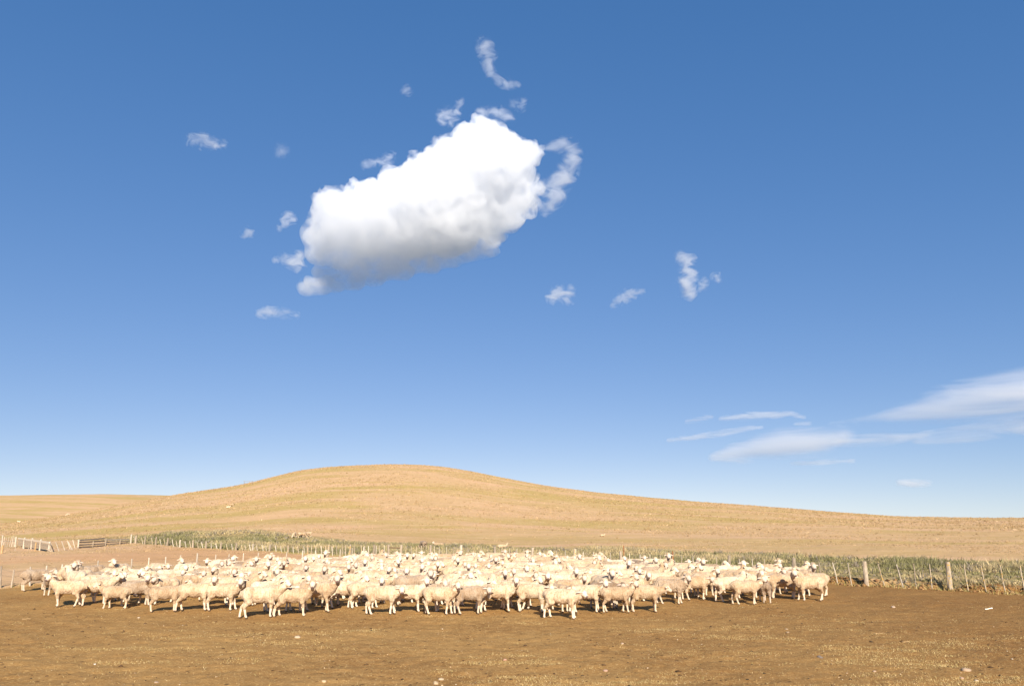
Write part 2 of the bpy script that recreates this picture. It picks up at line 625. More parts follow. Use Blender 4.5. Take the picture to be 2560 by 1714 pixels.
# straw tussocks over the dry pasture and the hill
n = 110000
d = np.exp(R.uniform(math.log(30), math.log(470), n))
az = R.uniform(-0.66, 0.66, n)
tx, ty = d * np.sin(az), d * np.cos(az)
ok = (ty > np.where(tx < -8.5, yard_y(tx) + 0.5, strip_far(tx) - 3)) & ~((tx > -46) & (ty > fence_y(tx)) & (ty < strip_far(tx) - 3))
cl = fbm2(tx * 0.07, ty * 0.07, 101, 4)
ok &= R.uniform(0, 1, n) < np.clip(0.5 + 0.9 * cl, 0.08, 1)
tx, ty, d = tx[ok], ty[ok], d[ok]
nb = 8
N = len(tx) * nb
sz = np.clip(R.lognormal(-2.35, 0.38, len(tx)), 0.04, 0.30) * np.clip(d / 90, 0.5, 2.7)
c = pick([(0.40, 0.275, 0.15), (0.36, 0.24, 0.12), (0.46, 0.33, 0.19), (0.30, 0.215, 0.095)], [4, 3, 2, 2], len(tx))
bxs = np.repeat(tx, nb) + R.normal(0, 1, N) * np.repeat(sz, nb) * 0.5
bys = np.repeat(ty, nb) + R.normal(0, 1, N) * np.repeat(sz, nb) * 0.5
blades("tussock_grass", bxs, bys, height(bxs, bys), np.repeat(sz, nb) * R.uniform(0.5, 1.0, N), np.repeat(sz, nb) * R.uniform(0.12, 0.34, N), np.repeat(c, nb, 0) * R.uniform(0.8, 1.15, (N, 1)), 0.6)

# coarse bunch grass far up the hill, giving the crest its speckle
n = 48000
d = np.exp(R.uniform(math.log(110), math.log(470), n))
az = R.uniform(-0.66, 0.66, n)
tx, ty = d * np.sin(az), d * np.cos(az)
ok = R.uniform(0, 1, n) < np.clip(0.35 + 1.0 * fbm2(tx * 0.03, ty * 0.03, 131, 4) + 0.35 * sstep(250, 400, d), 0.05, 1) * sstep(110, 330, d)
tx, ty = tx[ok], ty[ok]
nb = 5
N = len(tx) * nb
sz = R.uniform(0.14, 0.42, len(tx))
c = pick([(0.42, 0.29, 0.155), (0.35, 0.24, 0.12), (0.28, 0.19, 0.09), (0.47, 0.34, 0.20)], [3, 3, 2, 2], len(tx))
bxs = np.repeat(tx, nb) + R.normal(0, 1, N) * np.repeat(sz, nb) * 0.5
bys = np.repeat(ty, nb) + R.normal(0, 1, N) * np.repeat(sz, nb) * 0.5
blades("bunch_grass", bxs, bys, height(bxs, bys), np.repeat(sz, nb) * R.uniform(0.5, 1.0, N), np.repeat(sz, nb) * R.uniform(0.3, 0.6, N), np.repeat(c, nb, 0) * R.uniform(0.8, 1.15, (N, 1)), 0.5)

# thin straw on the yard: patches growing denser towards the near right
n = 420000
d = 10.5 * np.exp(R.uniform(0, 1, n) * math.log(30 / 10.5))
az = R.uniform(-0.68, 0.68, n)
tx, ty = d * np.sin(az), d * np.cos(az)
pat = fbm2(tx * 0.42, ty * 1.3, 111, 4) + 0.6 * fbm2(tx * 1.8, ty * 5.0, 112, 3)
bias = -0.58 + 0.74 * sstep(-3, 7, tx) * sstep(24, 12.5, ty) + 0.30 * sstep(-7, 0, tx) * sstep(15, 11.2, ty)
ok = (ty < yard_y(tx)) & (R.uniform(0, 1, n) < np.clip((pat + bias - 0.06) * 1.5, 0.03, 0.85))
tx, ty = tx[ok], ty[ok]
N = len(tx)
c = pick([(0.54, 0.40, 0.18), (0.46, 0.32, 0.13), (0.64, 0.50, 0.26), (0.40, 0.34, 0.13)], [4, 3, 2, 1], N)
blades("yard_grass", tx, ty, height(tx, ty), R.uniform(0.010, 0.038, N), R.uniform(0.004, 0.010, N), c, 0.9)
# green tufts and straw right under the fence and along the bank
n = 9000
tx = R.uniform(-20, 24, n)
ty = np.where(R.uniform(0, 1, n) < 0.75, fence_y(tx), yard_y(tx)) + R.normal(0.05, 0.28, n)
N = n
c = pick([(0.40, 0.31, 0.13), (0.28, 0.25, 0.08), (0.5, 0.36, 0.17)], [3, 3, 2], N)
blades("fence_grass", tx, ty, height(tx, ty), R.uniform(0.05, 0.17, N), R.uniform(0.012, 0.03, N), c, 0.6)

# ---------------------------------------------------------------- clouds: closed bodies of scattering droplets
def cloud_mat(name, density, hard=0.0, scale=60.0, veil=0.006, lo=0.42, detail=5.0, fade=None, stretch=(1, 1, 1), step=0.4):
    m = bpy.data.materials.new(name)
    m.use_nodes = True
    nt = m.node_tree
    nt.nodes.clear()
    out = nd(nt, "ShaderNodeOutputMaterial")
    pv = nd(nt, "ShaderNodeVolumePrincipled")
    pv.inputs["Color"].default_value = (0.974, 0.984, 0.9995, 1)
    pv.inputs["Anisotropy"].default_value = 0.15
    if hard > 0:
        f = noise_node(nt, 1.0 / scale, detail, 0.62, mapping(nt, geo_pos(nt), stretch), 0.6)
        d = ramp(nt, f, [(lo, 0.0), (lo + hard, 1.0)])
        if fade:
            sx = nd(nt, "ShaderNodeSeparateXYZ")
            nt.links.new(geo_pos(nt), sx.inputs[0])
            mr_ = nd(nt, "ShaderNodeMapRange", interpolation_type='SMOOTHSTEP')
            nt.links.new(sx.outputs["Z"], mr_.inputs["Value"])
            mr_.inputs["From Min"].default_value = fade[0]
            mr_.inputs["From Max"].default_value = fade[1]
            mr_.inputs["To Min"].default_value = fade[2]
            d = math_node(nt, 'MULTIPLY', d, mr_.outputs["Result"])
        nt.links.new(math_node(nt, 'MULTIPLY', d, density), pv.inputs["Density"])
        m.cycles.volume_step_rate = step
    else:
        pv.inputs["Density"].default_value = density
    nt.links.new(pv.outputs[0], out.inputs["Volume"])
    tr = nd(nt, "ShaderNodeBsdfTransparent")
    df = nd(nt, "ShaderNodeBsdfDiffuse")
    df.inputs["Color"].default_value = (0.9, 0.9, 0.9, 1)
    mx = nd(nt, "ShaderNodeMixShader")
    mx.inputs[0].default_value = veil
    nt.links.new(tr.outputs[0], mx.inputs[1])
    nt.links.new(df.outputs[0], mx.inputs[2])
    nt.links.new(mx.outputs[0], out.inputs["Surface"])
    return m


def cloud_mesh(name, balls, voxel, bumps, seed, flat_bottom=None, smooth=8, heal=2):
    """union of balls (x, y, z, rx, ry, rz), then billows pushed along the normals: bumps = [(size, amount)]"""
    mb = MB()
    for x, y, z, rx, ry, rz in balls:
        mb.ellipsoid((x, y, z), (rx, ry, rz), 14, 9)
    tmp = link("tmp", mb.mesh("tmp"))
    md = tmp.modifiers.new("r", 'REMESH')
    md.mode = 'VOXEL'
    md.voxel_size = voxel
    sm = tmp.modifiers.new("s", 'SMOOTH')
    sm.factor = 0.5
    sm.iterations = smooth
    dg = bpy.context.evaluated_depsgraph_get()
    me = bpy.data.meshes.new_from_object(tmp.evaluated_get(dg), depsgraph=dg)
    old = tmp.data
    bpy.data.objects.remove(tmp)
    bpy.data.meshes.remove(old)
    # one cloud is one body: scraps that came loose are left out
    n = len(me.vertices)
    ed = np.empty(len(me.edges) * 2, np.int32)
    me.edges.foreach_get("vertices", ed)
    ed = ed.reshape(-1, 2)
    lab = np.arange(n)
    while True:
        lo = np.minimum(lab[ed[:, 0]], lab[ed[:, 1]])
        new = lab.copy()
        np.minimum.at(new, ed[:, 0], lo)
        np.minimum.at(new, ed[:, 1], lo)
        new = new[new]
        if (new == lab).all():
            break
        lab = new
    ids, cnt = np.unique(lab, return_counts=True)
    if len(ids) > 1:
        keepv = lab == ids[np.argmax(cnt)]
        co = np.empty(n * 3, np.float32)
        me.vertices.foreach_get("co", co)
        fv = np.array([p.vertices[:] for p in me.polygons if len(p.vertices) == 4])
        fv = fv[keepv[fv[:, 0]]]
        idx = np.cumsum(keepv) - 1
        me2 = mesh_np(name, co.reshape(-1, 3)[keepv], idx[fv], True)
        bpy.data.meshes.remove(me)
        me = me2
    n = len(me.vertices)
    for bi, (size, amt) in enumerate(bumps):
        if bi == heal:
            tmp = link("tmp", me)
            md = tmp.modifiers.new("r", 'REMESH')
            md.mode = 'VOXEL'
            md.voxel_size = voxel
            dg = bpy.context.evaluated_depsgraph_get()
            me2 = bpy.data.meshes.new_from_object(tmp.evaluated_get(dg), depsgraph=dg)
            bpy.data.objects.remove(tmp)
            bpy.data.meshes.remove(me)
            me = me2
            n = len(me.vertices)
        co = np.empty(n * 3, np.float32)
        me.vertices.foreach_get("co", co)
        co = co.reshape(-1, 3).astype(float)
        no = np.empty(n * 3, np.float32)
        me.vertex_normals.foreach_get("vector", no)
        no = no.reshape(-1, 3)
        k = 0.62 - 2 * np.abs(noise3(co / size + seed * 3.7, seed))
        w = 0.35 + 0.65 * sstep(-0.5, 0.3, no[:, 2])
        if flat_bottom is not None:
            w = w * sstep(flat_bottom - 10, flat_bottom + 60, co[:, 2])
        co = co + no * (k * amt * w)[:, None]
        me.vertices.foreach_set("co", co.astype(np.float32).ravel())
        me.update()
    if flat_bottom is not None:
        co = np.empty(n * 3, np.float32)
        me.vertices.foreach_get("co", co)
        co = co.reshape(-1, 3)
        dz = co[:, 2] - flat_bottom
        co[:, 2] = np.where(dz < 0, flat_bottom + dz * 0.18, co[:, 2]) + (3 * noise3(co / 55.0, seed + 9)).astype(np.float32)
        me.vertices.foreach_set("co", co.ravel())
        me.update()
    me.polygons.foreach_set("use_smooth", np.ones(len(me.polygons), bool))
    me.name = name
    return me


def sky_pt(px, py, dist):
    return CAM + ray(px, py) * dist


CS = 1850.0


def balls_px(lst, dist, depth=1.0, spread=0.0, rnd=None, squash=1.0):
    out = []
    for b_ in lst:
        px, py, r = b_[:3]
        dd = dist + (rnd.uniform(-1, 1) * spread if rnd else 0) + (b_[3] if len(b_) > 3 else 0)
        p = sky_pt(px, py, dd)
        rm = r / CS * dd * 0.98
        out.append((p[0], p[1], p[2], rm, rm * depth, rm * squash))
    return out


rc = random.Random(5)
ZB = 590.0                                                # height of the flat base


def base_dist(px, py):
    return (ZB - CAMH) / ray(px, py)[2]


big = [(1225, 398, 84), (1268, 428, 66), (1150, 418, 78), (1090, 455, 80), (1285, 470, 44), (1020, 482, 78), (1180, 500, 92), (950, 522, 78), (1100, 540, 100), (885, 545, 72),
       (1020, 565, 96), (838, 575, 66), (930, 590, 80), (830, 610, 56), (1130, 570, 78), (1205, 545, 60), (1060, 600, 58), (780, 590, 30),
       (1215, 345, 52), (1170, 352, 42), (1270, 378, 40), (1105, 385, 44), (1315, 400, 26), (1045, 425, 46), (975, 460, 44), (905, 490, 48), (830, 520, 42), (1328, 370, 18), (1300, 500, 34), (1268, 545, 34), (1230, 590, 30)]
body = []
for q in big:                                             # the towers, with depth behind them
    for dd in (0, 120, 220):
        body.append((q[0] + rc.uniform(-5, 5), q[1] + rc.uniform(-3, 6), q[2] * (1 if dd == 0 else 0.92), dd))
edge = []
for x, y in [(1228, 308), (1200, 312), (1175, 322), (1258, 320), (1150, 336), (1118, 348), (1098, 368), (1070, 385), (1035, 402), (1005, 416), (972, 432), (945, 440), (915, 452), (880, 464), (850, 474), (826, 490), (806, 512),
             (790, 545), (776, 575), (1290, 335), (1316, 352), (1335, 366), (1340, 395), (1338, 425), (1342, 455), (1334, 485), (1322, 515), (1290, 548), (1262, 578), (1240, 600)]:
    edge.append((x + rc.uniform(-4, 4), y + 13 + rc.uniform(-4, 6), rc.uniform(12, 21)))
balls = balls_px(body + edge, 1640, 1.0, 22, rc, 0.97)
for x, y, r in [(790, 722, 26), (815, 700, 32), (850, 700, 36), (890, 690, 40), (940, 678, 44), (990, 668, 46), (1040, 655, 46), (1090, 648, 42), (1130, 638, 38), (1170, 625, 36), (1205, 612, 30),
                *[(765 + 13 * k, 734 - 2.75 * k, 20 + 10 * math.sin(k * math.pi / 36)) for k in range(37)], (800, 730, 24), (830, 722, 30), (880, 718, 28), (930, 706, 32), (1000, 692, 34), (1070, 676, 32), (1130, 662, 28), (850, 660, 44), (900, 650, 50), (960, 640, 54), (1020, 628, 56), (1080, 615, 56), (1140, 602, 50), (800, 655, 34), (775, 715, 16)]:
    dd = base_dist(x, y)                                  # the underside runs away from the camera
    p = sky_pt(x, y, dd)
    rm = r / CS * dd
    balls.append((p[0], p[1], ZB + rm * 0.55, rm * 1.15, rm * 1.6, rm * 0.8))
main = cloud_mesh("cloud", balls, 3.8, [(120, 17), (50, 10), (24, 8.0), (12, 5.5)], 3, ZB, 20)
cl = link("cloud", main, cloud_mat("cumulus_vapour", 0.047, 0.20, 36.0, 0.001, 0.365, 5.0, (ZB - 14, ZB + 120, 0.34), step=0.2))
tag(cl, "large white cumulus cloud with grey flat base hanging over the hill", "cloud")

WG = "small wisps of cloud"


def shred_mat(name, segs, density, amp, scale, stretch=(1, 1, 1), metric=(1, 1, 1), width=0.55, step=0.25):
    """vapour that thins out from a spine of segments (a, ra, b, rb) and is torn by noise"""
    m = bpy.data.materials.new(name)
    m.use_nodes = True
    nt = m.node_tree
    nt.nodes.clear()
    out = nd(nt, "ShaderNodeOutputMaterial")
    pv = nd(nt, "ShaderNodeVolumePrincipled")
    pv.inputs["Color"].default_value = (0.985, 0.99, 0.999, 1)
    pv.inputs["Anisotropy"].default_value = 0.15
    P0 = geo_pos(nt)
    P = mapping(nt, P0, metric)

    def vm(op, a, b=None, scale_=None):
        n = nd(nt, "ShaderNodeVectorMath", operation=op)
        for k, v in enumerate((a, b)):
            if v is None:
                continue
            if hasattr(v, "is_output"):
                nt.links.new(v, n.inputs[k])
            else:
                n.inputs[k].default_value = v
        if scale_ is not None:
            nt.links.new(scale_, n.inputs["Scale"])
        return n

    field = None
    for a, ra, b_, rb in segs:
        a_, bb = [Vector([c * k for c, k in zip(v, metric)]) for v in (a, b_)]
        ab = bb - a_
        rel = vm('SUBTRACT', P, tuple(a_)).outputs[0]
        t = math_node(nt, 'MULTIPLY', vm('DOT_PRODUCT', rel, tuple(ab)).outputs["Value"], 1.0 / max(ab.length_squared, 1e-6), True)
        off = vm('SUBTRACT', rel, vm('SCALE', tuple(ab), None, t).outputs[0]).outputs[0]
        d = vm('LENGTH', off).outputs["Value"]
        r = math_node(nt, 'ADD', math_node(nt, 'MULTIPLY', t, rb - ra), ra)
        f = math_node(nt, 'SUBTRACT', 1.0, math_node(nt, 'DIVIDE', d, r))
        field = f if field is None else math_node(nt, 'MAXIMUM', field, f)
    nz = noise_node(nt, 1.0 / scale, 7.0, 0.62, mapping(nt, P0, stretch), 1.2)
    q = math_node(nt, 'ADD', field, math_node(nt, 'MULTIPLY', math_node(nt, 'SUBTRACT', nz, 0.56), amp))
    mr_ = nd(nt, "ShaderNodeMapRange", interpolation_type='SMOOTHSTEP')
    nt.links.new(q, mr_.inputs["Value"])
    mr_.inputs["From Min"].default_value = 0.0
    mr_.inputs["From Max"].default_value = width
    # nothing outside the spine's own radius
    lim = math_node(nt, 'MULTIPLY', field, 6.0, True)
    nt.links.new(math_node(nt, 'MULTIPLY', math_node(nt, 'MULTIPLY', mr_.outputs["Result"], lim), density), pv.inputs["Density"])
    nt.links.new(pv.outputs[0], out.inputs["Volume"])
    tr = nd(nt, "ShaderNodeBsdfTransparent")
    df = nd(nt, "ShaderNodeBsdfDiffuse")
    mx = nd(nt, "ShaderNodeMixShader")
    mx.inputs[0].default_value = 0.001
    nt.links.new(tr.outputs[0], mx.inputs[1])
    nt.links.new(df.outputs[0], mx.inputs[2])
    nt.links.new(mx.outputs[0], out.inputs["Surface"])
    m.cycles.volume_step_rate = step
    return m


def wisp(name, lst, dist, dens, lab, seed=1, group=WG, squash=1.0, grow=1.55):
    r_ = random.Random(seed)
    pts = [(Vector(sky_pt(x, y, dist + r_.uniform(-1, 1) * r / CS * dist * 0.5)), r * grow / CS * dist) for x, y, r in lst]
    segs = []
    for k in range(len(pts)):
        near = sorted((q for q in range(k)), key=lambda q: (pts[q][0] - pts[k][0]).length)
        if near and (pts[near[0]][0] - pts[k][0]).length < 1.6 * (pts[k][1] + pts[near[0]][1]):
            segs.append((pts[near[0]][0], pts[near[0]][1], pts[k][0], pts[k][1]))
        elif not near:
            segs.append((pts[k][0], pts[k][1], pts[k][0] + Vector((1, 0, 0)), pts[k][1]))
    mr = np.mean([p[1] for p in pts])
    bl = []
    for a, ra, b_, rb in segs:
        n_ = max(2, int((b_ - a).length / (0.5 * min(ra, rb))) + 1)
        for i in range(n_ + 1):
            c = a.lerp(b_, i / n_)
            rr_ = ra + (rb - ra) * i / n_
            bl.append((c.x, c.y, c.z, rr_, rr_, rr_))
    me = cloud_mesh(name, bl, mr * 0.16, [], seed, None, 3, 9)
    o = link(name, me, shred_mat("wisp_vapour", segs, dens * 1.7 / mr, 3.4, mr * 1.3, (0.75, 0.8, 1.25), width=0.9))
    tag(o, lab, "cloud", group)
    return o


D1 = 1750
wisp("cloud", [(1345, 470, 20), (1372, 478, 22), (1400, 458, 24), (1418, 430, 22), (1430, 400, 20), (1432, 375, 18), (1412, 360, 16), (1388, 366, 14), (1368, 372, 9), (1388, 500, 18), (1365, 525, 14), (1345, 512, 18), (1400, 480, 18)], 1700, 0.40, "thin hook shaped wisp curling off the big cloud's right side", seed=11)
wisp("cloud", [(1212, 118, 18), (1220, 140, 18), (1222, 165, 14), (1230, 188, 12), (1250, 203, 12), (1275, 211, 11), (1295, 215, 7)], D1, 0.30, "tall comma shaped wisp, topmost cloud in the sky", seed=12)
wisp("cloud", [(1120, 292, 20), (1105, 290, 14), (1138, 288, 12), (1150, 255, 8), (1156, 248, 6)], D1, 0.32, "small puff just above the left shoulder of the big cloud", seed=13)
wisp("cloud", [(1205, 286, 14), (1235, 278, 15), (1262, 288, 13), (1282, 298, 8)], D1, 0.30, "arched wisp hanging right over the big cloud's top", seed=14)
wisp("cloud", [(1285, 258, 11), (1300, 264, 13), (1310, 252, 8)], D1, 0.20, "faint small wisp right of the arched wisp", seed=15)
wisp("cloud", [(1018, 226, 11), (1008, 230, 7), (1118, 226, 7)], D1, 0.14, "faintest tiny wisp at upper left of the big cloud", seed=16)
wisp("cloud", [(480, 353, 13), (505, 350, 14), (530, 358, 13), (555, 362, 11), (500, 372, 5)], D1, 0.34, "flat elongated wisp, leftmost cloud in the sky", seed=17)
wisp("cloud", [(705, 376, 14), (695, 386, 9)], D1, 0.15, "faint dab of cloud between the leftmost wisp and the big cloud", seed=18)
wisp("cloud", [(915, 412, 11), (940, 408, 9), (970, 398, 13), (980, 388, 9)], D1, 0.20, "thin shreds touching the big cloud's upper left edge", seed=19)
wisp("cloud", [(720, 545, 13), (708, 560, 10), (735, 548, 9), (700, 572, 7)], D1, 0.30, "ragged scrap beside the big cloud's left end", seed=20)
wisp("cloud", [(618, 582, 13), (608, 586, 8)], D1, 0.22, "tiny scrap floating further left of the big cloud's left end", seed=21)
wisp("cloud", [(705, 645, 12), (725, 652, 15), (745, 660, 16), (690, 650, 8), (752, 640, 14)], 1700, 0.40, "frayed tongue sticking out of the big cloud's lower left edge", seed=22)
wisp("cloud", [(650, 782, 10), (680, 780, 14), (710, 784, 13), (740, 788, 8)], D1, 0.28, "flat wisp below the big cloud's left end", seed=23)
wisp("cloud", [(1395, 735, 20), (1415, 740, 17), (1380, 745, 14), (1428, 720, 10), (1422, 752, 11)], D1, 0.42, "compact puff below and right of the big cloud", seed=24)
wisp("cloud", [(1562, 742, 16), (1545, 752, 11), (1532, 762, 9), (1608, 726, 6)], D1, 0.24, "faint puff between the compact puff and the tall puff", seed=25)
wisp("cloud", [(1705, 645, 17), (1720, 652, 17), (1715, 672, 16), (1728, 690, 17), (1710, 705, 17), (1720, 725, 18), (1728, 738, 12), (1738, 680, 9)], D1, 0.48, "tall upright puff right of the sky's middle", seed=26)
wisp("cloud", [(1757, 712, 11), (1763, 702, 9), (1750, 722, 7)], D1, 0.20, "small ring like wisp touching the tall puff's right side", seed=27)
wisp("cloud", [(1790, 692, 11), (1796, 698, 9)], D1, 0.34, "tiny puff furthest right of the tall puff", seed=28)


def streak(pts, dist, dens, lab, seed, n=9, group="long cloud bands low at the right"):
    """a long flat bank of cloud: PTS = (px, py, half height in px)"""
    M = (1.0, 0.4, 1.0)
    P_ = [(Vector(sky_pt(x, y, dist)), h * 1.85 / CS * dist) for x, y, h in pts]
    segs = [(P_[k][0], P_[k][1], P_[k + 1][0], P_[k + 1][1]) for k in range(len(P_) - 1)]
    bl = []
    for a, ra, b_, rb in segs:
        n_ = max(2, int((b_ - a).length / (0.6 * min(ra, rb))) + 1)
        for i in range(n_ + 1):
            c = a.lerp(b_, i / n_)
            rr_ = ra + (rb - ra) * i / n_
            bl.append((c.x, c.y, c.z, rr_, rr_ * 2.4, rr_))
    mr = np.mean([p[1] for p in P_])
    me = cloud_mesh("cloud", bl, min(p[1] for p in P_) * 0.3, [], seed, None, 3, 9)
    o = link("cloud", me, shred_mat("band_vapour", segs, dens * 0.80 / mr, 2.5, mr * 1.8, (0.22, 0.22, 1.3), M, 0.9, 0.3))
    tag(o, lab, "cloud", group)


D2 = 4200
streak([(2080, 1056, 6), (2180, 1043, 13), (2300, 1023, 24), (2420, 1006, 32), (2540, 993, 37), (2680, 980, 40)], D2, 0.75, "widest cloud band rising out of the picture at the right edge", 41)
streak([(1785, 1142, 8), (1850, 1128, 18), (1950, 1112, 24), (2050, 1104, 22), (2110, 1090, 14)], D2, 0.60, "mottled cloud bank forming the left half of the lower long band", 42)
streak([(2100, 1104, 9), (2180, 1096, 12), (2260, 1090, 11), (2320, 1084, 8)], D2, 0.32, "thin middle piece of the lower long cloud band", 43)
streak([(2300, 1096, 9), (2400, 1085, 13), (2500, 1074, 12), (2640, 1058, 12)], D2, 0.34, "right end of the lower long cloud band at the picture's edge", 44)
streak([(1716, 1051, 5), (1745, 1048, 6), (1778, 1044, 6)], D2, 0.36, "short bright streak, leftmost of the low cloud streaks", 45)
streak([(1802, 1045, 5), (1860, 1041, 7), (1930, 1038, 6), (1975, 1034, 5), (2010, 1043, 3)], D2, 0.34, "thin straight streak right of the short bright streak", 46)
streak([(1672, 1100, 4), (1740, 1092, 6), (1810, 1082, 6), (1875, 1069, 5), (1905, 1067, 3)], D2, 0.28, "thin slanting streak below the short bright streak", 47)
streak([(1990, 1058, 4), (2020, 1057, 5)], D2, 0.26, "tiny cloud fleck left of the widest cloud band", 48)
streak([(1980, 1158, 3), (2050, 1155, 5), (2130, 1152, 4)], D2, 0.18, "faintest thin streak below the lower long band", 49)
streak([(2254, 1207, 6), (2285, 1206, 8), (2318, 1207, 5)], D2, 0.40, "small lone pinkish cloud just above the skyline at the right", 50)

# ---------------------------------------------------------------- sheep
def make_wool():
    m, nt, b = new_mat("wool", 0.95)
    b.inputs["Specular IOR Level"].default_value = 0.05
    b.inputs["Sheen Weight"].default_value = 0.12
    b.inputs["Sheen Roughness"].default_value = 0.5
    tc = nd(nt, "ShaderNodeTexCoord").outputs["Object"]
    info = nd(nt, "ShaderNodeObjectInfo")
    off = nd(nt, "ShaderNodeVectorMath", operation='ADD')
    nt.links.new(tc, off.inputs[0])
    sc = nd(nt, "ShaderNodeVectorMath", operation='SCALE')
    sc.inputs["Scale"].default_value = 37.0
    nt.links.new(info.outputs["Random"], sc.inputs[0])
    nt.links.new(sc.outputs[0], off.inputs[1])
    P = off.outputs[0]
    a = noise_node(nt, 3.2, 4, 0.6, P)
    f = noise_node(nt, 30.0, 4, 0.7, P)
    w = noise_node(nt, 14.0, 3, 0.6, mapping(nt, P, (2.2, 1.0, 0.5)), 0.4)
    mul = lambda x, y: mixc(nt, 1.0, x, y, 'MULTIPLY')
    c = mul(info.outputs["Color"], ramp(nt, a, [(0.30, (0.74, 0.66, 0.57)), (0.64, (1.0, 1.0, 1.0))]))
    c = mul(c, ramp(nt, f, [(0.30, (0.78, 0.73, 0.66)), (0.55, (1.0, 1.0, 1.0))]))
    c = mul(c, ramp(nt, w, [(0.30, (0.72, 0.64, 0.56)), (0.50, (1.0, 1.0, 1.0))]))
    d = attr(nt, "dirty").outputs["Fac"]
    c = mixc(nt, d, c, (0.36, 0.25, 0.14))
    nt.links.new(c, b.inputs["Base Color"])
    bump(nt, b, math_node(nt, 'ADD', f, math_node(nt, 'MULTIPLY', w, 0.8)), 0.9, 0.025)
    return m


wool_m = make_wool()
face_m, nt, b = new_mat("sheep_face", 0.8)
info = nd(nt, "ShaderNodeObjectInfo")
c = mixc(nt, 0.5, info.outputs["Color"], (0.66, 0.55, 0.43))
nt.links.new(c, b.inputs["Base Color"])
leg_m, nt, b = new_mat("sheep_leg", 0.85)
info = nd(nt, "ShaderNodeObjectInfo")
nt.links.new(mixc(nt, 0.35, info.outputs["Color"], (0.74, 0.62, 0.48)), b.inputs["Base Color"])
hoof_m, nt, b = new_mat("sheep_hoof", 0.7)
b.inputs["Base Color"].default_value = (0.16, 0.115, 0.08, 1)
nose_m, nt, b = new_mat("sheep_nose", 0.6)
b.inputs["Base Color"].default_value = (0.17, 0.115, 0.10, 1)
eye_m, nt, b = new_mat("sheep_eye", 0.25)
b.inputs["Base Color"].default_value = (0.02, 0.016, 0.012, 1)
ear_m, nt, b = new_mat("sheep_ear", 0.85)
b.inputs["Base Color"].default_value = (0.66, 0.50, 0.38, 1)


def bend(v, k):
    return Vector((v[0] + k[0], v[1] + k[1], v[2] + k[2]))


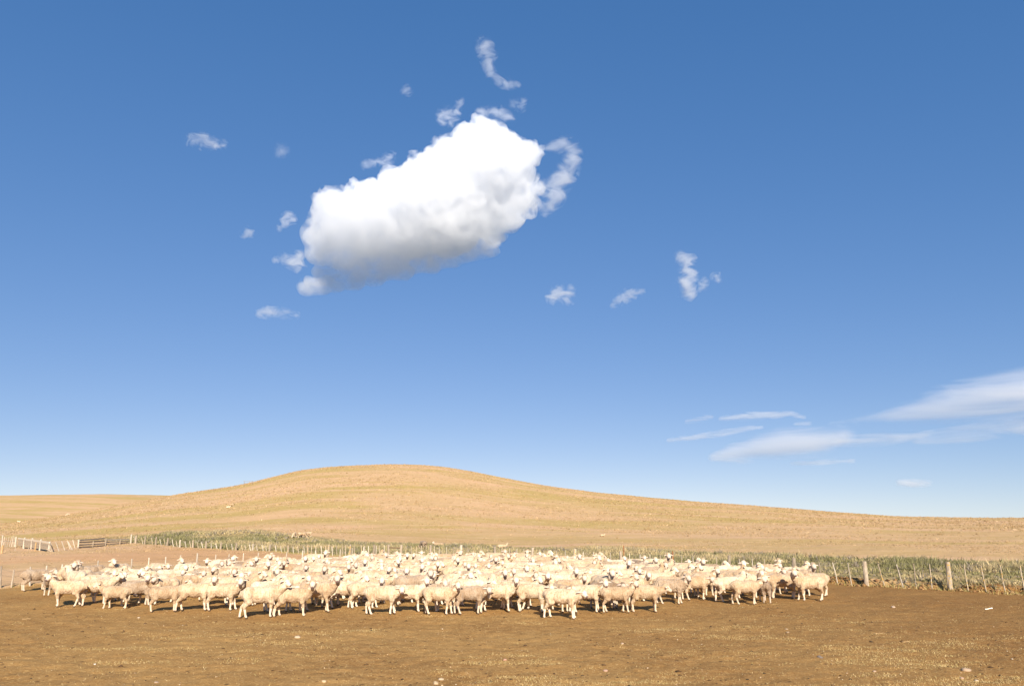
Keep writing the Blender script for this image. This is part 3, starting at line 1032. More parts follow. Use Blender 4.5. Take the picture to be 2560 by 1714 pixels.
def make_sheep(hy, legs=0, head='up', girth=1.0, shag=0.0, seed=0, lying=False):
    """body mesh, two ears, two eyes; +X forward, feet on z = 0, head turned HY degrees to the animal's left"""
    rnd = random.Random(seed)
    m = MB()
    g = girth
    dz = -0.27 if lying else 0.0
    m.ellipsoid((0.22, 0, 0.520 + dz), (0.225, 0.150 * g, 0.178))
    m.ellipsoid((0.00, 0, 0.515 + dz), (0.30, 0.165 * g, 0.168 * (0.94 + 0.06 * g)))
    m.ellipsoid((-0.235, 0, 0.535 + dz), (0.215, 0.148 * g, 0.160))
    m.capsule((-0.29, 0, 0.612 + dz), (0.26, 0, 0.605 + dz), 0.086, 0.088)
    m.capsule((0.31, 0, 0.465 + dz), (0.37, 0, 0.555 + dz), 0.112, 0.105)
    yaw = rad(hy)
    if head == 'graze':
        n0, nd_ = Vector((0.38, 0, 0.52)), Vector((math.cos(yaw * .4) * .62, math.sin(yaw * .4) * .62, -0.72)).normalized()
        hc = n0 + nd_ * 0.42
        hd = Vector((math.cos(yaw) * .55, math.sin(yaw) * .55, -0.83)).normalized()
    else:
        lift = {'up': -0.015, 'high': 0.035, 'low': -0.15}[head]
        n0 = Vector((0.37, 0, 0.545 + dz))
        ny = yaw * 0.5
        hc = n0 + Vector((0.20 * math.cos(ny) - 0.02 * abs(hy) / 90, 0.20 * math.sin(ny), 0.225 + lift))
        hd = Vector((math.cos(yaw) * .90, math.sin(yaw) * .90, -0.44)).normalized()
    mid = n0.lerp(hc, 0.55) + Vector((0.035, 0, -0.01))
    m.capsule(n0 - Vector((0.03, 0, 0.02)), mid, 0.135, 0.100)
    m.capsule(mid, hc, 0.102, 0.086)
    m.capsule(hc - hd * 0.01, hc + hd * 0.055, 0.088, 0.078)
    m.capsule(hc + hd * 0.05 - Vector((0, 0, 0.006)), hc + hd * 0.155 - Vector((0, 0, 0.012)), 0.070, 0.045)
    up = Vector((0, 0, 1))
    side = up.cross(hd).normalized()
    up = hd.cross(side)
    m.ellipsoid(tuple(hc - hd * 0.02 + up * 0.035), (0.072, 0.072, 0.062))
    tipz = []
    if lying:
        for sy in (-1, 1):
            m.capsule((0.30, 0.11 * sy, 0.13), (0.40, 0.13 * sy, 0.05), 0.06, 0.035)
            m.capsule((0.40, 0.13 * sy, 0.05), (0.28, 0.14 * sy, 0.035), 0.035, 0.03)
            m.capsule((-0.28, 0.13 * sy, 0.16), (-0.12, 0.19 * sy, 0.07), 0.11, 0.05)
            m.capsule((-0.12, 0.19 * sy, 0.05), (-0.28, 0.2 * sy, 0.035), 0.035, 0.03)
    else:
        sw = [(0, 0, 0, 0), (0.06, -0.05, -0.05, 0.07), (-0.05, 0.06, 0.08, -0.04), (0.03, 0.03, -0.10, 0.02), (-0.02, 0.08, 0.03, -0.11)][legs]
        for k, sy in enumerate((-1, 1)):
            a, y = sw[k], 0.082 * sy
            m.capsule((0.245, y * 1.05, 0.48), (0.262, y * 1.08, 0.36), 0.092, 0.062)
            m.capsule((0.262, y * 1.06, 0.36), (0.268 + a * .45, y, 0.225), 0.052, 0.034)
            m.capsule((0.268 + a * .45, y, 0.225), (0.266 + a * .9, y, 0.075), 0.032, 0.024)
            m.capsule((0.266 + a * .9, y, 0.065), (0.284 + a, y, 0.024), 0.028, 0.030)
        for k, sy in enumerate((-1, 1)):
            a, y = sw[2 + k], 0.090 * sy
            m.capsule((-0.275, y * .85, 0.49), (-0.245, y * 1.05, 0.385), 0.125, 0.085)
            m.capsule((-0.245, y * 1.0, 0.385), (-0.345 + a * .4, y, 0.245), 0.072, 0.038)
            m.capsule((-0.345 + a * .4, y, 0.245), (-0.322 + a * .85, y, 0.078), 0.034, 0.025)
            m.capsule((-0.322 + a * .85, y, 0.068), (-0.304 + a, y, 0.024), 0.028, 0.030)
    m.capsule((-0.425, 0, 0.59 + dz), (-0.466, 0, 0.49 + dz), 0.034, 0.024)
    tmp = link("tmp", m.mesh("tmp"))
    md = tmp.modifiers.new("r", 'REMESH')
    md.mode = 'VOXEL'
    md.voxel_size = 0.0145
    sm = tmp.modifiers.new("s", 'SMOOTH')
    sm.factor = 0.5
    sm.iterations = 3
    dg = bpy.context.evaluated_depsgraph_get()
    me = bpy.data.meshes.new_from_object(tmp.evaluated_get(dg), depsgraph=dg)
    me.name = "sheep"
    old = tmp.data
    bpy.data.objects.remove(tmp)
    bpy.data.meshes.remove(old)
    nv = len(me.vertices)
    co = np.empty(nv * 3, np.float32)
    me.vertices.foreach_get("co", co)
    co = co.reshape(-1, 3).astype(float)
    no = np.empty(nv * 3, np.float32)
    me.vertex_normals.foreach_get("vector", no)
    no = no.reshape(-1, 3)
    H, D, U, S = (np.array(v) for v in (hc, hd, up, side))
    rel = co - H
    al, lat, vu = rel @ D, rel @ S, rel @ U
    isface = (al > 0.035) & (np.abs(lat) < 0.11) & (np.abs(vu) < 0.11) & (al < 0.24)
    isleg = (co[:, 2] < 0.20) & (np.abs(co[:, 1]) < 0.3) & ~isface & (not lying)
    wooly = ~(isface | isleg)
    dsp = 0.007 * noise3(co * 24, seed) + 0.010 * noise3(co * 9, seed + 1)
    if shag:
        dsp = dsp + shag * (np.abs(noise3(co * np.array([22, 22, 4.0]), seed + 2)) * 0.9 + 0.5 * noise3(co * np.array([40, 40, 7.0]), seed + 3)) * (co[:, 2] > 0.30)
    # loose wool hanging under the belly
    belly = np.exp(-((co[:, 2] - 0.35 - dz) / 0.04) ** 2) * (np.abs(co[:, 0]) < 0.26) * (no[:, 2] < 0.2)
    dsp = dsp + belly * (0.012 * np.abs(noise3(co * 30, seed + 5)) + 0.01)
    co = co + no * (dsp * wooly)[:, None]
    if not lying:
        co[:, 2] -= co[:, 2].min() * sstep(0.1, 0.0, co[:, 2])
    me.vertices.foreach_set("co", co.astype(np.float32).ravel())
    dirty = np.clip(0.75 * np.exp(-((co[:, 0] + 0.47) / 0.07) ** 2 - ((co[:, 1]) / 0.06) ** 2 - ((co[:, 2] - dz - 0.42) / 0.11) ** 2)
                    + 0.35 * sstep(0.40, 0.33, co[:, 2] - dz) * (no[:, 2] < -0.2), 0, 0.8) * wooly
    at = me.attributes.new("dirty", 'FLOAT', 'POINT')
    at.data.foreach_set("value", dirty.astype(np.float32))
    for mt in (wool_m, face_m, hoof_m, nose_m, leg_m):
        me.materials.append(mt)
    npoly = len(me.polygons)
    lt = np.empty(npoly, np.int32)
    me.polygons.foreach_get("loop_total", lt)
    ls = np.empty(npoly, np.int32)
    me.polygons.foreach_get("loop_start", ls)
    vi = np.empty(len(me.loops), np.int32)
    me.loops.foreach_get("vertex_index", vi)
    cen = np.add.reduceat(co[vi], ls, 0) / lt[:, None]
    rel = cen - H
    al, lat, vu = rel @ D, rel @ S, rel @ U
    mi = np.zeros(npoly, np.int32)
    if not lying:
        mi[cen[:, 2] < 0.215] = 4
        mi[cen[:, 2] < 0.034] = 2
    fc = (al > 0.042 + 0.02 * noise3(cen * 40, seed)) & (np.abs(lat) < 0.12) & (np.abs(vu) < 0.12) & (al < 0.25)
    mi[fc] = 1
    mi[(al > 0.183) & (np.abs(lat) < 0.04) & (np.abs(vu + 0.005) < 0.04)] = 3
    me.polygons.foreach_set("material_index", mi)
    me.polygons.foreach_set("use_smooth", np.ones(npoly, bool))
    me.update()
    # ears: cupped leaves standing out sideways
    ears, eyes = [], []
    for sy in (-1, 1):
        e = MB()
        ax = (side * sy * 0.95 - hd * 0.28 - up * 0.10).normalized()
        n = ax.cross(hd).normalized()
        w = n.cross(ax)
        root = hc + side * (sy * 0.062) + up * 0.028 + hd * 0.012
        rings = []
        for t, ww, th in ((0, .018, .014), (.035, .033, .011), (.07, .030, .008), (.10, .017, .006), (.117, .004, .003)):
            c = root + ax * t - up * (t * t * 2.0)
            rings.append([c + w * (ww * math.cos(q)) + n * (th * math.sin(q)) for q in [2 * math.pi * k / 8 for k in range(8)]])
        e.ring_stack(rings)
        em = e.mesh("ear", True)
        em.materials.append(ear_m)
        ears.append(em)
        y = MB()
        c = hc + hd * 0.066 + side * (sy * 0.062) + up * 0.020
        y.ellipsoid(tuple(c), (0.014, 0.014, 0.013), 8, 6)
        ym = y.mesh("eye", True)
        ym.materials.append(eye_m)
        eyes.append(ym)
    return me, ears, eyes


VAR = []                                                  # (head turn, kind, meshes)
k = 0
for hy in (-115, -90, -68, -45, -22, 0, 22, 45, 68, 90, 115):
    for rep_ in range(3 if abs(hy) in (90, 68, 0, 22) else 2):
        VAR.append((hy, 'std', make_sheep(hy, legs=k % 5, head=('up', 'high', 'low')[(k * 7 + rep_) % 3 if abs(hy) < 100 else 0], girth=(1.08, 1.20, 1.0)[k % 3], seed=10 + k)))
        k += 1
SHAGGY = make_sheep(-75, legs=2, girth=1.05, shag=0.035, seed=77)
GRAZE = [make_sheep(hy, legs=l, head='graze', girth=1.1, seed=80 + l) for hy, l in ((20, 1), (-25, 3))]
LIE = make_sheep(30, head='up', girth=1.1, seed=90, lying=True)

TONE = {                                                   # fleece colours
    'pale cream': (0.74, 0.60, 0.44), 'cream': (0.68, 0.54, 0.38), 'buff': (0.62, 0.475, 0.32),
    'tan': (0.545, 0.405, 0.265), 'greyish fawn': (0.455, 0.35, 0.25), 'brownish grey': (0.34, 0.25, 0.175)}


def place_sheep(meshes, x, y, rz, scale, tone, label, group, z=None):
    me, ears, eyes = meshes
    o = bpy.data.objects.new("sheep", me)
    o.location = (x, y, zat(x, y) if z is None else z)
    o.rotation_euler = (0, 0, rad(rz))
    o.scale = (scale, scale, scale)
    t = np.array(TONE[tone]) * random.uniform(0.94, 1.05)
    o.color = (*t, 1)
    COL.objects.link(o)
    tag(o, label, "sheep", group)
    for nm, ms in (("ear", ears), ("eye", eyes)):
        for q in ms:
            c = bpy.data.objects.new(nm, q)
            COL.objects.link(c)
            c.parent = o
    return o


def best(hy, kindseed):
    hy = (hy + 180) % 360 - 180
    hy = max(-118, min(118, hy))
    c = sorted(VAR, key=lambda v: abs(v[0] - hy))
    near = [v for v in c if abs(v[0] - c[0][0]) < 1]
    return near[kindseed % len(near)][2]


FLOCK = "sheep standing in the flock"
# feet (photo pixels, middle of the animal), body heading, heading of the head (0 = to the right, 90 = away, 270 = to the camera), tone, size, label
FRONT = [
    (84, 1480, 48, 330, 'greyish fawn', 1.12, "fawn sheep at the flock's left end, rump to the camera, beside the thin fence post"),
    (122, 1490, 286, 278, 'greyish fawn', 0.98, "small grey fawn sheep facing the camera at the left end of the flock"),
    (168, 1520, 180, 268, 'buff', 1.12, "buff sheep standing sideways facing left, head to camera, leftmost of the front row"),
    (232, 1515, 22, 5, 'cream', 1.12, "cream sheep facing right, touching rumps with the leftmost front row sheep"),
    (288, 1524, 182, 205, 'tan', 0.95, "small tan sheep facing left, head to the left, third along the front row"),
    (340, 1517, 18, 272, 'greyish fawn', 1.10, "fawn sheep half behind the small tan sheep near the front row's left end"),
    (408, 1533, 24, 0, 'tan', 1.02, "small tan sheep walking right with lowered head, front row, left part"),
    (482, 1531, 12, 272, 'buff', 1.12, "buff sheep side on looking at the camera, just right of the small tan walking sheep"),
    (552, 1530, 6, 275, 'cream', 1.12, "cream sheep with thick neck wool looking straight out, second right of the tan walker"),
    (646, 1547, 22, 345, 'cream', 1.16, "large cream sheep standing furthest forward in the left half, looking right"),
    (728, 1543, 10, 272, 'buff', 1.10, "buff sheep facing the camera directly right of the large foremost cream sheep"),
    (786, 1522, 28, 272, 'tan', 1.10, "tan sheep looking out over the back of the buff one right of the foremost sheep"),
    (820, 1516, 5, 300, 'buff', 1.12, "buff sheep with hidden head in the front row left of the flock's middle"),
    (858, 1522, 8, 320, 'pale cream', 1.12, "pale cream sheep side on with loose belly wool, left of the flock's middle"),
    (908, 1523, 4, 272, 'cream', 1.12, "cream sheep looking out from between two front sheep left of the gap"),
    (952, 1540, 10, 280, 'cream', 1.13, "cream sheep side on with dark shadow below, second left of the front row gap"),
    (1016, 1534, 14, 274, 'pale cream', 1.10, "pale cream slim sheep on the left edge of the gap in the front row"),
    (1096, 1541, -8, 278, 'buff', 1.08, "buff sheep with ragged belly on the right edge of the gap in the front row"),
    (1172, 1538, 12, 276, 'greyish fawn', 1.10, "grey fawn sheep in the middle of the front row, pale ridge on its back"),
    (1242, 1533, 4, 276, 'cream', 1.12, "cream sheep with dark crease behind its thigh, right of the grey fawn middle sheep"),
    (1300, 1520, 12, 310, 'cream', 1.10, "cream sheep mostly hidden between two front sheep right of the middle"),
    (1330, 1532, -10, 290, 'cream', 1.12, "cream sheep with legs apart looking out, left of the foremost right half sheep"),
    (1404, 1549, -16, 292, 'cream', 1.12, "cream sheep stepping furthest forward in the right half of the front row"),
    (1466, 1535, 4, 282, 'cream', 1.10, "cream sheep with shadowed neck just right of the foremost right half sheep"),
    (1512, 1525, 4, 285, 'brownish grey', 1.10, "brownish grey shaded sheep, rump only, behind the small buff sheep"),
    (1540, 1537, 4, 290, 'tan', 1.02, "small tan sheep standing before the brownish grey rump in the right half"),
    (1612, 1532, 2, 352, 'tan', 1.10, "tan slender sheep in profile with its head stretched right"),
    (1738, 1503, 12, 290, 'tan', 1.12, "tan sheep with dark chest patch looking out, right of the shaggy sheep"),
    (1822, 1507, 16, 40, 'pale cream', 1.14, "pale cream sheep with hidden head and shaded belly in the right part"),
    (1864, 1515, 4, 292, 'tan', 1.06, "tan small headed sheep in the front row left of the grey rump"),
    (1912, 1509, 84, 80, 'brownish grey', 0.98, "brownish grey sheep seen from behind, only its rump showing"),
    (1956, 1499, 176, 266, 'tan', 1.16, "tan broad sheep facing the camera with its body half in shade, near the right end"),
    (2028, 1505, 180, 262, 'buff', 1.14, "buff sheep facing left at the right end of the flock, nearest of the last pair"),
    (2040, 1494, 178, 200, 'buff', 1.14, "buff sheep behind the last front sheep, its hind legs furthest right in the flock"),
    (1915, 1462, 2, 274, 'tan', 1.14, "tan sheep with raised head below the round grey post near the right end"),
    (1985, 1470, 12, 330, 'cream', 1.12, "cream sheep whose head shows left of the round post at the right end"),
]
taken = []
for k, (px, py, bh, hh, tone, s, lab) in enumerate(FRONT):
    p = on_level(px, py - 4)
    taken.append((p[0], p[1]))
    place_sheep(best(hh - bh, k), p[0], p[1], bh, s * 1.0, tone, lab, FLOCK)
p = on_level(1676, 1509)
taken.append((p[0], p[1]))
place_sheep(SHAGGY, p[0], p[1], -2, 1.10, 'greyish fawn', "shaggy fawn sheep with long ragged fleece in the right half of the front row", FLOCK)

# the rest of the flock fills the corner of the yard behind the front row
FRONT_E = np.array(sorted((q[0], q[1]) for q in taken if q[1] < 26.0 or abs(q[0]) > 6))
HERD = [(-17.6, 29.2), (-13.2, 24.8), (-9.0, 23.2), (-6.4, 21.7), (-2.0, 22.3), (1.5, 21.8), (4.2, 23.6), (6.2, 25.3), (8.4, 25.8), (10.2, 27.6)]
HX, HY = np.array([h[0] for h in HERD]), np.array([h[1] for h in HERD])
BACK = [(-19, 30.6), (-16.8, 31.6), (-14.5, 34.0), (-12.0, 38.5), (-9.5, 42.5), (-6.5, 46.5), (-3.5, 46.8), (0.0, 44.2), (3.0, 40.6), (5.5, 38.2), (7.5, 35.4), (9.3, 32.6), (11.0, 29.6)]
BX, BY = np.array([h[0] for h in BACK]), np.array([h[1] for h in BACK])
ORD = "first second third fourth fifth sixth seventh eighth ninth tenth eleventh twelfth thirteenth fourteenth fifteenth sixteenth seventeenth eighteenth nineteenth twentieth".split()
TENS = ["", "", "twenty", "thirty", "forty", "fifty"]


def ordinal(n):
    if n <= 20:
        return ORD[n - 1]
    if n % 10 == 0:
        return {30: "thirtieth", 40: "fortieth", 50: "fiftieth"}[n]
    return TENS[n // 10] + "-" + ORD[n % 10 - 1]


rows = 18
placed = []
rs = random.Random(21)
for r in range(rows):
    t = (r + 0.75) / rows
    x = -17.0 + rs.uniform(0, 0.9)
    got = []
    while x < 10.6:
        yf, yb = np.interp(x, HX, HY), np.interp(x, BX, BY)
        depth = yb - yf
        # the same row number lies at the same share of the local depth
        nloc = max(1, int(round(depth / 1.17)))
        lr = r
        if lr < nloc:
            y = yf + (lr + 0.75) * depth / nloc + rs.uniform(-0.34, 0.34)
            if all((x - q[0]) ** 2 / 0.52 + (y - q[1]) ** 2 / 0.25 > 1 for q in taken):
                got.append((x, y))
                taken.append((x, y))
        x += rs.uniform(0.95, 1.40) if rs.random() > 0.05 else rs.uniform(1.4, 1.9)
    placed.append(got)
n_flock = 0
for r, got in enumerate(placed):
    for i, (x, y) in enumerate(got):
        v = rs.random()
        if x < -11 and v < 0.35:
            bh = rs.choice([200, 170, 250, 290, 150]) + rs.uniform(-15, 15)
        elif v < 0.72:
            bh = rs.gauss(8, 17)
        elif v < 0.86:
            bh = rs.gauss(182, 18)
        else:
            bh = rs.choice([45, 60, 300, 320, 265]) + rs.uniform(-12, 12)
        w = rs.random()
        hh = 272 + rs.uniform(-14, 14) if w < 0.52 else (bh + rs.uniform(-35, 20) if w < 0.88 else 315 + rs.uniform(-20, 20))
        tone = rs.choices(list(TONE), [5, 6, 4.5, 2.6, 1.2, 0.5])[0]
        facing = "right" if math.cos(rad(bh)) > 0.45 else "left" if math.cos(rad(bh)) < -0.45 else "the camera" if math.sin(rad(bh)) < 0 else "away"
        look = "looking here" if abs((hh - 270 + 180) % 360 - 180) < 25 and facing != "the camera" else "head forward" if facing != "the camera" else "seen head on"
        where = "row behind the front sheep" if r == 0 else ORD[r] + " row back"
        lab = f"{tone} sheep facing {facing}, {look}, {ordinal(i + 1)} from left, {where}"
        feeding = rs.random() < 0.05 and r > 0
        if feeding:
            lab = lab.replace(look, "head down")
        place_sheep(GRAZE[i % 2] if feeding else best(hh - bh, rs.randrange(9)), x, y, bh, min(1.30, max(0.96, rs.gauss(1.15, 0.065))), tone, lab, FLOCK)
        n_flock += 1
print("flock", n_flock + len(FRONT) + 1)

# sheep beyond the fence and up on the hill
HILL_G = "sheep grazing beyond the fence"


def on_ground(px, py):
    """where the sight line through a photo pixel first meets the ground"""
    d = ray(px, py)
    t = np.linspace(20, 900, 8000)
    q = CAM + d * t[:, None]
    below = q[:, 2] < height(q[:, 0], q[:, 1])
    k = int(np.argmax(below)) if below.any() else len(t) - 1
    return q[k]


for px, py, ms, bh, tone, s, lab in (
    (1058, 1374, GRAZE[0], 118, 'brownish grey', 1.22, "grey rumped sheep grazing in the green weeds just beyond the wire fence"),
    (1098, 1368, LIE, 200, 'tan', 1.1, "tan sheep lying among weeds right of the grey rumped grazer"),
    (1255, 1371, LIE, 15, 'tan', 1.0, "tan sheep lying at the far edge of the green weeds"),
    (736, 1343, GRAZE[1], 268, 'buff', 0.95, "lone buff sheep left of the grazing trio on the lower hill"),
    (753, 1344, GRAZE[0], 30, 'tan', 0.95, "tan sheep, left one of the grazing trio on the lower hill"),
    (763, 1343, GRAZE[1], 240, 'tan', 0.95, "tan sheep in the middle of the grazing trio on the lower hill"),
    (771, 1342, GRAZE[0], 200, 'buff', 0.95, "buff sheep, right one of the grazing trio on the lower hill"),
    (579, 1266, GRAZE[1], 185, 'tan', 1.25, "tan sheep grazing alone high on the hill below the skyline frame"),
    (570, 1269, LIE, 20, 'pale cream', 1.0, "pale lamb lying beside the tan sheep high on the hill"),
    (170, 1289, GRAZE[0], 240, 'pale cream', 1.3, "pale sheep grazing on the left shoulder of the hill"),
    (48, 1305, LIE, 180, 'pale cream', 1.3, "pale sheep lying on the left shoulder of the hill near the picture's edge"),
    (1506, 1340, LIE, 10, 'buff', 0.7, "pale lamb lying on the dry slope above the rusty picket"),
):
    q = on_ground(px, py)
    place_sheep(ms, q[0], q[1], bh, s, tone, lab, HILL_G)

# ---------------------------------------------------------------- fences
grey_wood = wood_mat("weathered_wood", (0.24, 0.185, 0.13), (0.44, 0.355, 0.26))
pale_wood = wood_mat("bleached_wood", (0.34, 0.28, 0.21), (0.56, 0.48, 0.375))
tan_wood = wood_mat("brown_wood", (0.30, 0.19, 0.09), (0.48, 0.32, 0.16))
lichen_wood = wood_mat("lichened_wood", (0.24, 0.19, 0.13), (0.52, 0.43, 0.32), (0.50, 0.30, 0.06), 14.0)
dark_wood = wood_mat("dark_wood", (0.16, 0.10, 0.055), (0.30, 0.20, 0.12))
wire_m, nt, b = new_mat("fence_wire", 0.5)
b.inputs["Base Color"].default_value = (0.22, 0.19, 0.16, 1)
b.inputs["Metallic"].default_value = 0.6
rust_m, nt, b = new_mat("rusty_steel", 0.8)
rf = noise_node(nt, 30, 4, 0.6, nd(nt, "ShaderNodeTexCoord").outputs["Object"])
nt.links.new(ramp(nt, rf, [(0.3, (0.20, 0.065, 0.025)), (0.7, (0.38, 0.14, 0.05))]), b.inputs["Base Color"])


def on_line(az, line):
    """point of the plan polyline LINE seen at azimuth AZ"""
    t = math.tan(az)
    for (x0, y0), (x1, y1) in zip(line[:-1], line[1:]):
        f0, f1 = x0 - t * y0, x1 - t * y1
        if f0 * f1 <= 0:
            k = f0 / (f0 - f1)
            return x0 + (x1 - x0) * k, y0 + (y1 - y0) * k
    return None


LINE_A = [(float(x), float(fence_y(x))) for x in np.linspace(24, -47, 72)]
LINE_B = [tuple(p) for p in PEN[1:]]


def stake(parent, name, mat, line, top, base_px=None, r=0.05, n=8, wob=0.004, jag=0.01, sink=0.15, flat=None):
    """an upright whose top shows at photo pixel TOP; BASE_PX gives the foot's column when it leans"""
    a_t, t_t = az_tan(*top)
    a_b = a_t if base_px is None else az_tan(base_px, top[1] + 60)[0]
    pb, pt = on_line(a_b, line), on_line(a_t, line)
    d = math.hypot(*pt)
    zt = CAMH + t_t * d
    zb = zat(*pb)
    m = MB()
    m.pole((pb[0], pb[1], zb - sink), (pt[0], pt[1], zt), r * 1.08, r * 0.93, n, wob, 4, jag)
    o = m.build(name, mat, parent)
    return Vector((pb[0], pb[1], zb)), Vector((pt[0], pt[1], zt))


def wires(parent, pts, fr, r=0.0035):
    for f in fr:
        m = MB()
        prev = None
        for (b0, t0), (b1, t1) in zip(pts[:-1], pts[1:]):
            p, q = b0.lerp(t0, f), b1.lerp(t1, f)
            dn = (q - p).normalized()
            sag = Vector((0, 0, -0.008))
            mid = p.lerp(q, 0.5) + sag
            rings = []
            for c in (p, mid, q):
                a = dn.orthogonal().normalized()
                bb = dn.cross(a)
                rings.append([c + (a * math.cos(k) + bb * math.sin(k)) * r for k in (0, 2.1, 4.2)])
            m.ring_stack(rings)
        m.build("wire", wire_m, parent)


# long wire fence: stout posts with thin battens between, right front to far left
posts = [(2640, 1413), (2368, 1404), (2160, 1402), (1983, 1393), (1822, 1387), (1678, 1385), (1552, 1377), (1437, 1371), (1331, 1368), (1237, 1365), (1153, 1362), (1077, 1362),
         (1003, 1361), (972, 1360), (936, 1360), (876, 1360), (822, 1361), (770, 1361), (721, 1362), (675, 1360), (633, 1359), (591, 1357), (553, 1355), (516, 1352), (483, 1350),
         (451, 1349), (420, 1344), (391, 1341), (364, 1339), (341, 1338), (329, 1335)]
pbase = {2368: 2376, 2160: 2168}
bat = [(2195, 1409, 2214), (2241, 1410, 2260), (2284, 1408, 2290), (2323, 1409, 2330), (2410, 1410, 2420), (2452, 1412, 2466), (2500, 1411, 2513), (2550, 1414, 2562), (2600, 1414, 2610),
       (2119, 1407, 2130), (2081, 1405, 2097), (2047, 1402, 2054), (2010, 1400, 2016), (1943, 1397, 1947), (1911, 1397, 1911), (1880, 1396, 1885), (1848, 1396, 1853), (1791, 1392, 1793),
       (1760, 1391, 1763), (1732, 1390, 1735), (1704, 1390, 1706), (1651, 1387, 1651), (1625, 1385, 1625), (1600, 1385, 1601), (1574, 1383, 1572), (1526, 1381, 1526), (1502, 1380, 1502),
       (1483, 1379, 1483), (1458, 1378, 1461), (1413, 1375, 1413), (1391, 1376, 1391), (1370, 1374, 1370), (1349, 1373, 1349), (1309, 1372, 1309), (1292, 1371, 1292), (1274, 1370, 1274),
       (1254, 1369, 1255), (1220, 1369, 1223), (1203, 1368, 1203), (1185, 1367, 1185), (1169, 1367, 1170), (1134, 1366, 1134), (1116, 1367, 1117), (1098, 1365, 1099), (1086, 1365, 1086),
       (1053, 1363, 1054), (1041, 1364, 1041), (1028, 1363, 1029), (1015, 1363, 1015), (961, 1362, 961), (948, 1362, 948)]
left_posts = [p for p in posts if p[0] <= 936]
for (x0, y0), (x1, y1) in zip(left_posts[:-1], left_posts[1:]):
    k = max(1, int(round((x0 - x1) / 11.0)) - 1)
    for i in range(k):
        f = (i + 1) / (k + 1) + random.uniform(-0.06, 0.06)
        xx = x0 + (x1 - x0) * f
        bat.append((xx, y0 + (y1 - y0) * f + random.uniform(1.5, 4.5), xx + random.choice((0, 0, 0, random.uniform(-2, 3)))))
a0 = on_line(az_tan(2368, 1404)[0], LINE_A)
fa = empty("wire_fence", (0, 0, 0))
tag(fa, "long wire fence of grey posts and thin battens running behind the whole flock", "fence")
top_line = []
for k, (px, py) in enumerate(posts):
    mat = lichen_wood if px in (2368, 1437, 770, 1678, 876, 822, 721) else grey_wood if px > 300 and k % 5 else pale_wood
    rr_ = 0.088 if px > 1900 else 0.082 if px > 1000 else 0.085
    top_line.append(stake(fa, "post", mat, LINE_A, (px, py), pbase.get(px), rr_, 10, 0.012, 0.015))
    if px == 2368:
        bpy.data.objects[fa.children[-1].name]["label"] = "stout post covered in yellow grey lichen"
for px, py, bx in bat:
    far = px < 940
    stake(fa, "batten", random.choice((pale_wood, pale_wood, grey_wood, lichen_wood)) if px < 2400 else lichen_wood, LINE_A, (px, py), bx, 0.021 if not far else 0.034, 6, 0.007, 0.01)
wires(fa, top_line, (0.22, 0.40, 0.58, 0.76, 0.93))
m = MB()
p, q = top_line[12], top_line[13]
m.board(p[0].lerp(p[1], 0.80), q[0].lerp(q[1], 0.80), 0.07, 0.05)
m.build("rail", dark_wood, fa)
for px, py, by, lab in ((1558, 1363, 1406, "tall rusty steel picket standing beside a pale fence post behind the flock"),
                        (1684, 1377, 1392, "short rusty steel picket leaning on a lichened fence post behind the flock")):
    a, t = az_tan(px, py)
    q = on_line(a, LINE_A)
    d = math.hypot(*q)
    q = (q[0] - 0.12 * q[0] / d, q[1] - 0.14)
    d = math.hypot(*q)
    rp = empty("steel_picket", (q[0], q[1], zat(*q)))
    h = CAMH + t * d - zat(*q)
    m = MB()
    lean = 0.02 if px < 1600 else -0.06
    m.board((0, 0, -0.2), (lean, 0, h), 0.045, 0.012, (1, 0, 0))
    m.build("blade", rust_m, rp)
    m = MB()
    m.board((0, -0.016, -0.2), (lean, -0.016, h - 0.01), 0.03, 0.010, (0, 1, 0))
    m.build("rib", rust_m, rp)
    tag(rp, lab, "picket", "rusty steel pickets")

# low fence of pale posts branching off to the left
fb = empty("post_fence", (0, 0, 0))
tag(fb, "low fence of evenly spaced pale posts behind the left half of the flock", "fence")
pp = [(-60, 1420), (3, 1414), (35, 1424), (76, 1416), (117, 1413), (156, 1410), (196, 1406), (203, 1404), (246, 1400), (288, 1398), (330, 1396), (373, 1393), (415, 1391), (452, 1387), (494, 1382),
      (540, 1385), (573, 1384), (609, 1382), (646, 1381), (682, 1380), (717, 1379), (757, 1375), (789, 1375), (820, 1373), (851, 1372), (881, 1369), (909, 1366), (941, 1364)]
tl = []
for px, py in pp:
    thick = px in (494, 757, 196, 203)
    mat = grey_wood if px in (3, 35, 196, 203) else pale_wood
    tl.append(stake(fb, "post", mat, LINE_B, (px, py), {3: 1, 76: 74, 117: 113}.get(px), 0.048 if thick else 0.034, 8, 0.006, 0.008))
wires(fb, tl, (0.35, 0.6, 0.88))

# stock yards at the far left
def at(px, py):
    q = on_level(px, py)
    return Vector((q[0], q[1], zat(q[0], q[1])))


def up_to(foot, px, py):
    """the point straight over the plan line through FOOT (same depth) seen at pixel px, py"""
    d = ray(px, py)
    t = foot.y / d[1]
    return Vector(CAM + d * t)


